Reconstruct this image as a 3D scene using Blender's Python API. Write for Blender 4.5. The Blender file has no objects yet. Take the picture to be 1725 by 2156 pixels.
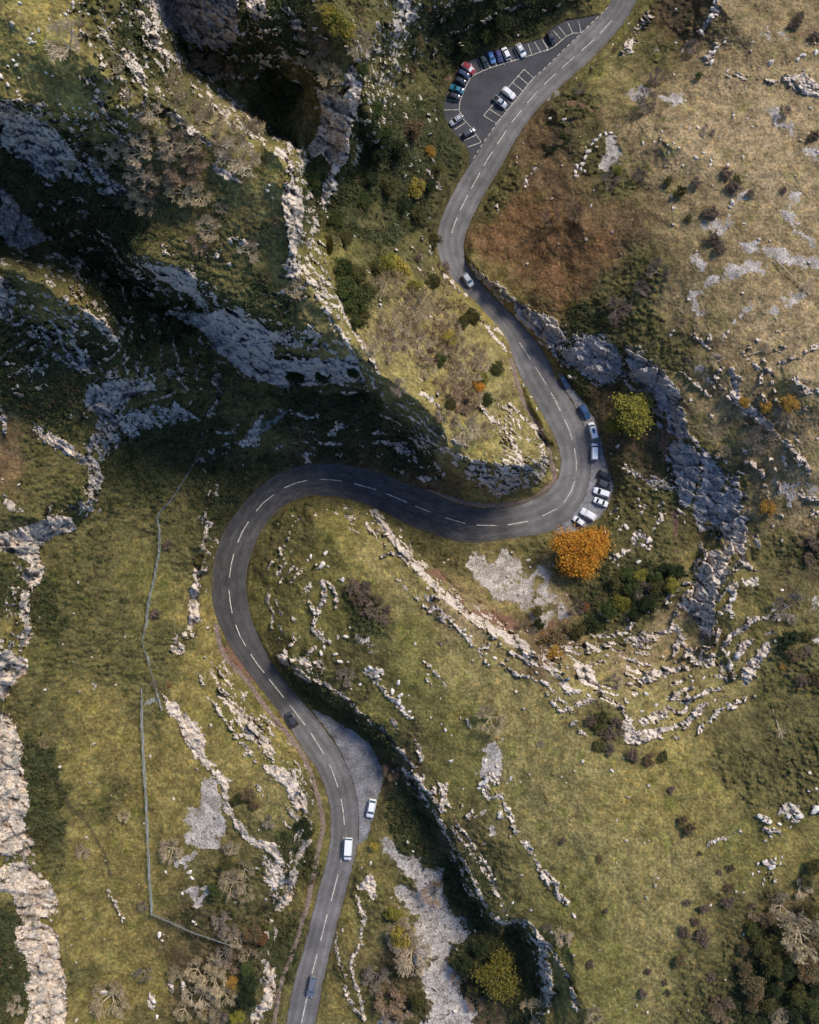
import bpy, bmesh, math, random
import numpy as np
from mathutils import Vector, Matrix
R = math.radians
scene = bpy.context.scene
C = scene.collection
# ---------------------------------------------------------------- camera, world, sun, exposure
HC, F, CU, CV = 240.0, 1797.0, 862.5, 1078.0       # camera height, focal length and centre in photo units (1725 x 2156)
cam = bpy.data.cameras.new('camera'); cam_o = bpy.data.objects.new('camera', cam); C.objects.link(cam_o)
cam_o.location = (0, 0, HC); cam_o.rotation_euler = (0, 0, 0)
cam.sensor_fit = 'VERTICAL'; cam.sensor_height = 24.0; cam.lens = 12.0*F/1078.0
cam.clip_start = 1.0; cam.clip_end = 3000.0
scene.camera = cam_o
SUN_EL, SUN_AZ = R(41), R(50)                       # azimuth measured from +X towards +Y
world = bpy.data.worlds.new('World'); scene.world = world; world.use_nodes = True
wn = world.node_tree; sky = wn.nodes.new('ShaderNodeTexSky'); sky.sky_type = 'NISHITA'; sky.sun_disc = False
sky.sun_elevation = SUN_EL; sky.sun_rotation = math.pi/2-SUN_AZ; sky.air_density = 1.0; sky.dust_density = .4; sky.ozone_density = 5.0
bg = wn.nodes['Background']; mx = wn.nodes.new('ShaderNodeVectorMath'); mx.operation = 'MULTIPLY'; mx.inputs[1].default_value = (.95, .98, 1.02); wn.links.new(sky.outputs[0], mx.inputs[0]); wn.links.new(mx.outputs[0], bg.inputs[0]); bg.inputs[1].default_value = 0.15
sun = bpy.data.lights.new('sun', 'SUN'); sun.energy = 3.5; sun.angle = R(16.0); sun.color = (1.0, 0.90, 0.76)
sun_o = bpy.data.objects.new('sun', sun); C.objects.link(sun_o)
sdir = Vector((math.cos(SUN_EL)*math.cos(SUN_AZ), math.cos(SUN_EL)*math.sin(SUN_AZ), math.sin(SUN_EL)))
sun_o.rotation_euler = sdir.to_track_quat('Z', 'Y').to_euler(); sun_o.location = (0, 0, 300)
scene.view_settings.view_transform = 'Standard'; scene.view_settings.look = 'None'
scene.view_settings.gamma = 1.0; scene.view_settings.exposure = 0.34
scene.cycles.max_bounces = 4; scene.cycles.transparent_max_bounces = 12

# ---------------------------------------------------------------- helpers: tags, noise
def tag(o, label=None, cat=None, group=None, kind=None):
    if label: o['label'] = label
    if cat: o['category'] = cat
    if group: o['group'] = group
    if kind: o['kind'] = kind
    return o
OX = (0, 579.05, 1146.0); OY = (0, 539.0, 1078.0, 1617.0); TS = 0.33573
def T(n, *a):
    """survey points read off sheet n (4 rows of 3 sheets) -> list of (u, v)"""
    ox, oy = OX[n % 3], OY[n//3]
    return [(ox+a[i]*TS, oy+a[i+1]*TS) for i in range(0, len(a), 2)]
rng = np.random.RandomState(7)
PERM = rng.permutation(4096); GR = rng.rand(4096)*2*np.pi; GX, GY = np.cos(GR), np.sin(GR); RV = rng.rand(4096); RW = rng.rand(4096)
def hsh(i, j, s): return PERM[(PERM[(i+s*131) & 4095]+j) & 4095]
def perlin(x, y, s=0):
    xi, yi = np.floor(x).astype(np.int64), np.floor(y).astype(np.int64); xf, yf = x-xi, y-yi
    u, v = xf*xf*xf*(xf*(xf*6-15)+10), yf*yf*yf*(yf*(yf*6-15)+10)
    def g(i, j):
        h = hsh(xi+i, yi+j, s); return GX[h]*(xf-i)+GY[h]*(yf-j)
    a = g(0, 0); b = g(1, 0); c = g(0, 1); d = g(1, 1)
    return ((a+(b-a)*u)+((c+(d-c)*u)-(a+(b-a)*u))*v)*1.5
def fbm(x, y, s=0, o=4, g=0.5):
    r = 0; a = 1; t = 0
    for k in range(o):
        r = r+a*perlin(x*2**k+k*17.3, y*2**k-k*9.1, s+k); t += a; a *= g
    return r/t
def worley(x, y, s=0):
    xi, yi = np.floor(x).astype(np.int64), np.floor(y).astype(np.int64)
    f1 = np.full(x.shape, 9.0); f2 = f1.copy(); val = np.zeros(x.shape); tilt = np.zeros(x.shape)
    for i in (-1, 0, 1):
        for j in (-1, 0, 1):
            h = hsh(xi+i, yi+j, s); ex, ey = xi+i+RV[h]-x, yi+j+RW[h]-y; d = np.hypot(ex, ey); tl = ex*GX[h]+ey*GY[h]
            n = d < f1; f2 = np.where(n, f1, np.minimum(f2, d)); val = np.where(n, RV[(h*7+3) & 4095], val); tilt = np.where(n, tl, tilt); f1 = np.where(n, d, f1)
    return f1, f2, val, tilt
def sstep(a, b, x):
    t = np.clip((x-a)/(b-a), 0, 1); return t*t*(3-2*t)
# ---------------------------------------------------------------- survey: road
ROAD_L = [(1312,-60),(1289,-5)]+T(2,400,45,0,432)+T(1,1625,485,1390,775,1300,905,1225,1030,1170,1110,1110,1220,1060,1320,1030,1400,1012,1480,1010,1540,1020,1606)+\
 T(4,1045,50,1070,90,1110,145,1165,200,1240,268,1330,370,1440,490,1480,600,1520,720,1590,850,1660,960,1710,1060)+T(5,60,1120,95,1220,110,1300,95,1380,60,1440,0,1495)+\
 [(1100,1062),(1060,1070),(1015,1073),(980,1066)]+T(4,1100,1545,1030,1500,900,1450,800,1420,700,1370,560,1335,420,1305,300,1297,200,1305,100,1335,0,1370)+T(3,1600,1470,1480,1606)+\
 T(6,1400,120,1350,250,1325,400,1325,500,1340,620,1380,720,1440,840,1530,970,1620,1090,1725,1220)+T(7,70,1320,130,1420,200,1530)+\
 T(10,265,0,310,110,345,230,352,340,345,480,320,600,270,780,220,980,180,1140,120,1330,70,1600)+[(588,2220)]
ROAD_R = [(1372,-60),(1344,-5)]+T(2,540,90,430,230,300,370,200,460,100,545,0,640)+T(1,1650,680,1580,770,1500,890,1440,1010,1380,1110,1300,1240,1240,1360,1200,1450,1183,1530,1188,1600)+\
 T(4,1215,70,1280,160,1380,260,1470,340,1560,440,1640,530,1725,650)+T(5,60,750,140,860,200,960,250,1060,275,1160,290,1260,290,1360,275,1450,240,1540,200,1600)+\
 [(1190,1103),(1170,1115)]+T(7,1725,130,1600,150,1430,170,1290,195,1130,185,1000,140,850,90,760,40,690,0)+[(780,1065),(740,1052),(700,1045),(650,1043),(615,1055),(585,1075)]+\
 T(6,1640,110,1580,250,1545,380,1545,500,1570,640,1620,780,1690,920)+T(7,0,970,60,1050,130,1150,200,1220,260,1290,330,1390,400,1480,440,1580)+\
 T(10,455,0,490,80,515,200,525,330,520,500,480,640,440,800,390,980,340,1180,300,1350,255,1606)+[(652,2220)]
ROAD_H = [((1320,0),0),((1130,190),1.5),((1010,350),3),((952,500),5),((1030,640),7),((1120,790),9.5),((1210,960),12),((1130,1095),14),((960,1095),15.5),((800,1035),17),
          ((640,1010),18.5),((510,1100),20),((484,1230),21.5),((540,1370),24),((650,1530),27),((720,1700),30),((690,1880),32),((640,2080),34.5),((620,2220),36)]
DASHES = [T(2,422,130,350,212),T(2,314,247,234,318),T(2,193,352,111,426),T(2,74,459,0,530),T(1,1650,570,1583,646),T(1,1547,690,1483,770),T(1,1452,818,1395,905),
 T(1,1365,950,1310,1038),T(1,1286,1082,1232,1183),T(1,1209,1225,1160,1323),T(1,1145,1363,1128,1400,1109,1460),T(4,1535,543,1603,648),T(4,1635,698,1703,808),
 T(5,43,858,76,915,102,970),T(5,128,1025,157,1090,177,1152),T(5,190,1205,201,1280,202,1346),T(5,192,1412,170,1475,126,1545),T(5,80,1585,-10,1630),
 T(7,1588,58,1462,80),T(7,1391,85,1265,82),T(7,1195,72,1068,36),T(4,975,1606,880,1568),T(4,828,1545,698,1490),T(4,633,1465,496,1427),T(4,420,1411,350,1403,281,1400),
 T(4,202,1407,130,1424,59,1454),T(3,1715,1498,1650,1550,1607,1600),T(6,1560,60,1520,125,1492,192),T(6,1467,262,1450,335,1440,410),T(6,1437,488,1444,560,1457,634),
 T(6,1479,708,1505,775,1543,843),T(6,1572,890,1615,955,1658,1008),T(6,1689,1048,1742,1118),T(7,0,1092,57,1166),T(7,92,1208,189,1336),T(7,227,1388,309,1520),
 T(7,341,1583,353,1606)+T(10,370,45,396,120),T(10,415,193,428,270,436,355),T(10,433,432,415,590),T(10,396,668,353,834),T(10,329,915,288,1082),T(10,265,1166,234,1290),T(10,203,1430,166,1604)]
EDGE_DASH = T(2,400,45,0,432)+T(1,1625,485,1390,775,1300,905,1225,1030)
PARK = T(2,425,20,372,78,340,92,230,115,140,125,60,172,0,215)+T(1,1700,236,1560,275,1400,312,1310,342,1220,382,1150,425,1120,500,1085,560,1060,640,1056,720,1090,790,1150,860,1200,918,1222,960,1215,1040)+\
 T(1,1240,1020,1300,925,1400,800,1500,670,1640,505)+T(2,20,440,200,280,400,70)
PARK_LINES = [T(2,232,206,180,208,140,228,110,252,60,295,0,325),T(1,1712,310,1610,345,1340,428,1260,465,1225,488,1190,560,1160,640,1155,690,1180,745,1240,810,1295,892,1210,922),
 T(2,232,206,215,130),T(2,180,208,147,140),T(2,140,228,90,165),T(2,110,252,55,190),T(2,25,312,-5,262),T(1,1712,300,1672,240),T(1,1668,330,1628,262),T(1,1614,348,1588,275),T(1,1528,368,1497,300),
 T(1,1487,390,1460,335),T(1,1440,405,1415,340),T(1,1393,415,1368,352),T(1,1352,425,1322,360),T(1,1306,443,1275,375),T(1,1260,465,1226,395),T(1,1225,488,1157,432),T(1,1205,520,1125,492),
 T(1,1170,605,1089,577),T(1,1190,560,1100,534),T(1,1163,640,1073,622),T(1,1153,688,1058,690),T(1,1193,770,1128,812),T(1,1240,805,1158,848),T(1,1265,845,1187,882),
 T(1,1563,434,1622,490,1390,775,1308,725,1563,434)]
for k in range(1, 7):
    _t = k/7.0; PARK_LINES.append(T(1, 1563-255*_t, 434+291*_t, 1622-232*_t, 490+285*_t))
LAYBY_E = T(5,95,720,160,820,240,900,310,1010,350,1130,385,1300,425,1400,430,1480,400,1570)+[(1262,1092),(1238,1108),(1200,1122),(1165,1126)]+T(5,190,1590,240,1530,285,1400,285,1250,250,1070,200,950,140,850,90,780)
LAYBY_S = T(7,225,1235,350,1290,480,1370,590,1450,650,1560,672,1606)+T(10,680,30,672,120,640,200,610,330,575,440,535,480,522,470,525,330,505,180,480,60)+T(7,435,1560,380,1440,300,1330)
PATH1 = T(6,1355,700,1370,800,1400,890,1470,980,1560,1070,1640,1190,1725,1300)+T(7,80,1390,140,1470,190,1560,215,1606)+T(10,250,120,290,240,302,370,275,500,240,680,200,880,150,1040,100,1190,40,1340,10,1490,-5,1606)+[(560,2200)]
PATH2 = T(4,1480,640,1510,760,1560,920,1620,1020,1680,1110,1722,1210)+T(5,45,1300,68,1360,62,1420,0,1475)+T(4,1640,1510,1550,1545,1450,1562,1300,1568,1150,1535,950,1475)
# ---------------------------------------------------------------- survey: heights. (height per vertex list or one number, points)
def _h(h, p): return ([h]*len(p) if not isinstance(h, (list, tuple)) else h, p)
HL = [ # heights along ridge crests, cliff tops, cliff feet and valley floors
 # west plateau and its crest
 _h([112,110,108],[(0,-140),(150,-140),(280,-140)]), _h([110,108,106,104],[(-140,0),(60,60),(180,120),(240,170)]),
 _h([108,104,102,100,99,98,94],[(-140,190),(0,210),(60,225),(120,235),(190,240),(260,225),(320,215)]),
 _h([92,89,87,86.5,87.5],[(330,225),(400,250),(450,300),(520,330),(560,310)]),
 _h([90,90,89,87,84,81,77,71,65,57,48],[(555,303),(585,318),(597,360),(600,410),(602,470),(612,530),(632,568),(668,625),(703,665),(743,720),(797,788)]), _h([84,80,76,72,67,64],[(606,308),(632,350),(645,400),(647,450),(645,510),(645,550)]),
 # first blue wall under the plateau
 _h([90,84,82,78,76],[(-140,300),(0,315),(60,325),(125,372),(170,395)]), _h([76,74,70],[(200,418),(240,432),(262,440)]),
 _h([80,79,74],[(-140,380),(0,385),(80,440)]), _h([70,69,66,64],[(-140,520),(5,515),(60,525),(110,500)]),
 # gully floor between plateau ridge and second ridge
 _h([60,55,50,45,40,35,31,29,28],[(120,510),(190,540),(260,590),(330,640),(385,690),(430,740),(470,785),(520,820),(600,835)]),
 # south wall of the ridge: top, foot
 _h([83,83,80,77,72,66,60,48],[(285,542),(350,555),(420,590),(490,640),(560,670),(650,690),(720,715),(797,788)]),
 _h([58,52,48],[(300,580),(350,625),(420,650)]),
 _h([44,36,33,31,31,40],[(430,700),(480,765),(540,797),(610,818),(690,815),(780,803)]),
 # second ridge
 _h([94,88,82,80,74,68,60],[(-140,560),(0,560),(60,575),(140,640),(190,660),(240,700),(265,730)]),
 _h([76,66,60,58,50,44],[(0,640),(100,700),(180,760),(250,790),(330,800),(400,820)]),
 _h([56,50,42,36,33],[(160,850),(230,830),(330,850),(390,870),(420,885)]),
 _h([44,42,39,36,32,29],[(200,1055),(222,980),(260,930),(320,915),(390,905),(440,900)]),
 _h([60,56,54,50],[(-60,890),(60,900),(110,930),(170,960)]), _h([52,52,50],[(175,1010),(190,1050),(170,1075)]),
 _h([43,44,46,47,48],[(200,1062),(165,1108),(120,1120),(92,1135),(90,1190)]),
 _h([60,60,58],[(-140,1060),(0,1080),(80,1090)]), 
 _h([48,49,50,51,52,52,50,50,50,49,48,48,48,48],[(88,1200),(66,1250),(68,1330),(56,1400),(40,1440),(10,1480),(30,1520),(54,1560),(62,1680),(72,1790),(122,1900),(130,2000),(142,2080),(142,2200)]),
 _h([62,62,62],[(30,1240),(25,1300),(-10,1400)]), _h([66,66,66,64,64],[(-60,1500),(-30,1600),(-40,1700),(-20,1790),(5,1800)]), _h([59,57,58,58,58],[(25,1870),(40,1960),(52,2040),(62,2100),(50,2200)]),
 _h([66,66,66,66],[(-140,1500),(-140,1700),(-140,1900),(-140,2250)]),
 # lower-left meadow
 _h([32,33,34],[(440,1000),(420,1100),(430,1200)]), _h([38,39,40,41,41],[(300,1000),(270,1150),(250,1300),(230,1500),(240,1700)]), _h([27,28,29],[(440,1060),(425,1180),(400,1330)]),
 _h([31,31,30],[(375,1230),(395,1330),(375,1390)]), _h([42,42,41],[(230,1900),(250,2050),(260,2200)]),
 # rocky bluff west of the lower road
 _h([32,36,40,42,42],[(430,1400),(480,1480),(540,1560),(590,1620),(640,1680)]), _h([42,42,41,40,40],[(650,1700),(628,1760),(612,1830),(580,1880),(545,1915)]),
 _h([31,31,31,31.5,32],[(662,1700),(652,1770),(630,1850),(600,1905),(560,1935)]), _h([44,44,43,42],[(540,1700),(470,1700),(440,1800),(430,1900)]),
 _h([41,42,42],[(560,1945),(552,2020),(530,2120)]), _h([33,34,35,35],[(585,1950),(582,2020),(575,2090),(550,2160)]),
 # east side of gorge below slope: dark hollow
 _h([24,24,23,22],[(560,870),(640,900),(720,905),(800,900)]), _h([30,29,27,26],[(470,850),(540,850),(640,840),(760,825)]), _h([20.5,20,19,18.5],[(560,960),(640,955),(740,955),(830,975)]),
 _h([26,25,24],[(450,905),(440,960),(440,1000)]), _h([25,24],[(545,925),(600,915)]),
 # wooded slope and its nose
 _h([48,47,46,44,42],[(800,793),(850,815),(890,850),(930,890),(945,950)]), _h([36,38,39,38,35,31],[(960,955),(1010,975),(1060,985),(1100,985),(1135,975),(1155,955)]),
 _h([22,20,19,18,18,18],[(835,905),(880,960),(930,1010),(1000,1025),(1045,1045),(1110,1030)]), _h([16,14.5],[(1145,1005),(1162,965)]),
 _h([16,13,11,10.5],[(1160,930),(1130,870),(1100,790),(1078,750)]), _h([36,31,27,23,20],[(1010,900),(1040,860),(1060,820),(1050,770),(1030,720)]),
 _h([48,50,50,50,48],[(780,740),(740,680),(715,620),(700,560),(700,500)]), _h([30,26,22,16],[(880,700),(880,620),(860,560),(870,480)]), _h([13,9,7.5],[(1060,715),(1000,650),(950,600)]),
 _h([40,36],[(850,780),(900,800)]),
 # gully east of the ridge tip
 _h([66,62,58,54,50,48,46],[(325,-140),(345,0),(378,95),(430,150),(500,205),(560,270),(622,312)]), _h([46,44,44],[(650,420),(668,480),(690,530)]),
 _h([90,88,85,81],[(292,-60),(306,10),(330,70),(358,132)]), _h([86,84,82],[(330,240),(430,220),(520,290)]), _h([64,61,58],[(372,50),(405,92),(450,108)]),
 _h([86,84,82,80],[(380,-140),(520,-140),(620,-140),(780,-140)]), _h([62,62],[(440,100),(492,95)]), _h([78,76,74],[(505,60),(540,20),(560,-60)]),
 _h([72,70,66],[(640,0),(700,60),(765,120)]), _h([66,60,56,52],[(700,175),(770,170),(770,240),(745,330)]), _h([46,44,42],[(645,300),(640,380),(672,440)]),
 _h([34,34,36,36],[(765,300),(745,370),(720,420),(700,450)]), _h([46,50],[(600,220),(560,150)]),
 _h([58,54],[(790,0),(832,90)]), _h([30,26,22],[(880,20),(850,110),(830,200)]), _h([64,62],[(790,-120),(860,-120)]),
 _h([30,20,13,6],[(840,300),(870,400),(900,450),(925,480)]), _h([5,5,4],[(985,340),(950,300),(930,230)]), _h([3,3],[(920,150),(970,100)]), _h([12,12,11],[(870,180),(910,60),(1000,20)]),
 _h([3,2,2],[(1030,85),(1130,45),(1240,15)]), _h([22,20,16],[(950,-120),(1100,-120),(1250,-120)]),
 # right bank above the upper road
 _h([1,3,6,9],[(1400,-100),(1350,60),(1250,150),(1170,240)]), _h([8,12,14],[(1420,60),(1360,160),(1280,240)]), _h([18,22,24],[(1500,0),(1600,100),(1725,150)]),
 _h([14,18,22],[(1240,300),(1250,400),(1220,480)]), _h([6,7],[(1100,330),(1050,420)]), _h([7,9],[(1000,500),(1010,560)]),
 _h([26,27,28],[(1400,300),(1500,350),(1850,300)]), _h([26,29,32],[(1350,500),(1500,560),(1850,560)]), _h([22,24],[(1300,600),(1340,640)]),
 # dark wall along the road and amphitheatre wall
 _h([8.5,10.5,12.5,15.5,18,20,22.5,24.5,26,27,27.5,28,29],[(987,545),(1045,605),(1110,650),(1170,690),(1215,710),(1290,712),(1345,740),(1395,780),(1432,840),(1440,900),(1470,940),(1520,960),(1570,1040)]),
 _h([7.5,8,9.5,11,12,12.5,14,16.5,18.5,19,20,21],[(993,562),(1050,632),(1115,700),(1165,752),(1200,790),(1270,808),(1310,790),(1375,860),(1405,920),(1412,990),(1425,1060),(1480,1090)]),
 _h([12.5,14,16.5],[(1240,820),(1290,900),(1320,1000)]), _h([29,30],[(1590,1100),(1580,1160)]), _h([20,21],[(1490,1120),(1450,1200)]),
 _h([33,34,35.5],[(1535,770),(1570,850),(1640,900)]), _h([31.5,32.5,34],[(1525,800),(1555,880),(1640,950)]), _h([38,37,36],[(1680,960),(1720,1000),(1860,1080)]), _h([35,36],[(1700,1030),(1850,1200)]),
 _h([40,42,44],[(1650,800),(1725,800),(1860,800)]),
 # hollow and ridge of the tongue
 _h([15,15.5,16,17],[(1000,1165),(1100,1150),(1200,1160),(1290,1100)]), _h([16,17,18,19,20],[(870,1150),(960,1240),(1060,1310),(1130,1340),(1180,1330)]), _h([20,22],[(1260,1230),(1380,1230)]), _h([22,23],[(1220,1330),(1300,1320)]),
 _h([19,24,30,35,38,39.5,41,43],[(800,1075),(818,1105),(860,1175),(910,1245),(990,1310),(1070,1350),(1140,1390),(1200,1425)]),
 _h([43.5,43,42.5,42,41,39],[(1260,1470),(1330,1560),(1420,1540),(1480,1530),(1580,1430),(1620,1350)]), _h([30,29,30],[(1300,1370),(1400,1380),(1480,1340)]), _h([36,36],[(1500,1280),(1560,1200)]),
 _h([21,26,31,34],[(630,1060),(660,1090),(710,1150),(760,1240)]), _h([23,28,31],[(535,1200),(600,1210),(640,1250)]), _h([25,30],[(560,1340),(620,1340)]), _h([38,39,41,44],[(780,1340),(860,1430),(960,1560),(1060,1700)]),
 _h([27,31,33,34,35,36,37,38.5,41,43.5,45.5,46,46,46,47],[(578,1375),(610,1392),(650,1425),(700,1458),(760,1492),(800,1532),(838,1580),(880,1640),(925,1710),(965,1790),(1005,1880),(1045,1940),(1105,1940),(1140,1990),(1158,2070)]),
 _h([26,26.5,27,28,29,30,31.5,33.5,35.5,36.5,37,37,37,38],[(590,1400),(622,1440),(668,1472),(728,1508),(778,1545),(815,1590),(855,1650),(900,1720),(945,1800),(985,1890),(1030,1965),(1090,1960),(1122,2010),(1135,2090)]),
 _h([47,46],[(1150,2140),(1130,2230)]), _h([38,37],[(1100,2160),(1060,2230)]),
 _h([33,35,37],[(860,1750),(900,1900),(960,2100)]), _h([31,34,37],[(790,1750),(780,1900),(760,2150)]), _h([36.5,38],[(755,1960),(730,2150)]),
 _h([46,49,52],[(1200,1600),(1300,1800),(1300,2000)]), _h([47,49,50],[(1450,1620),(1550,1700),(1850,1700)]), _h([52,52],[(1450,1950),(1500,2100)]), _h([50,50,50],[(1650,2000),(1850,2000),(1850,2250)]), _h([44,46],[(1700,1400),(1850,1450)]),
 _h([52,54],[(1200,2000),(1250,2230)]),
]
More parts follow.
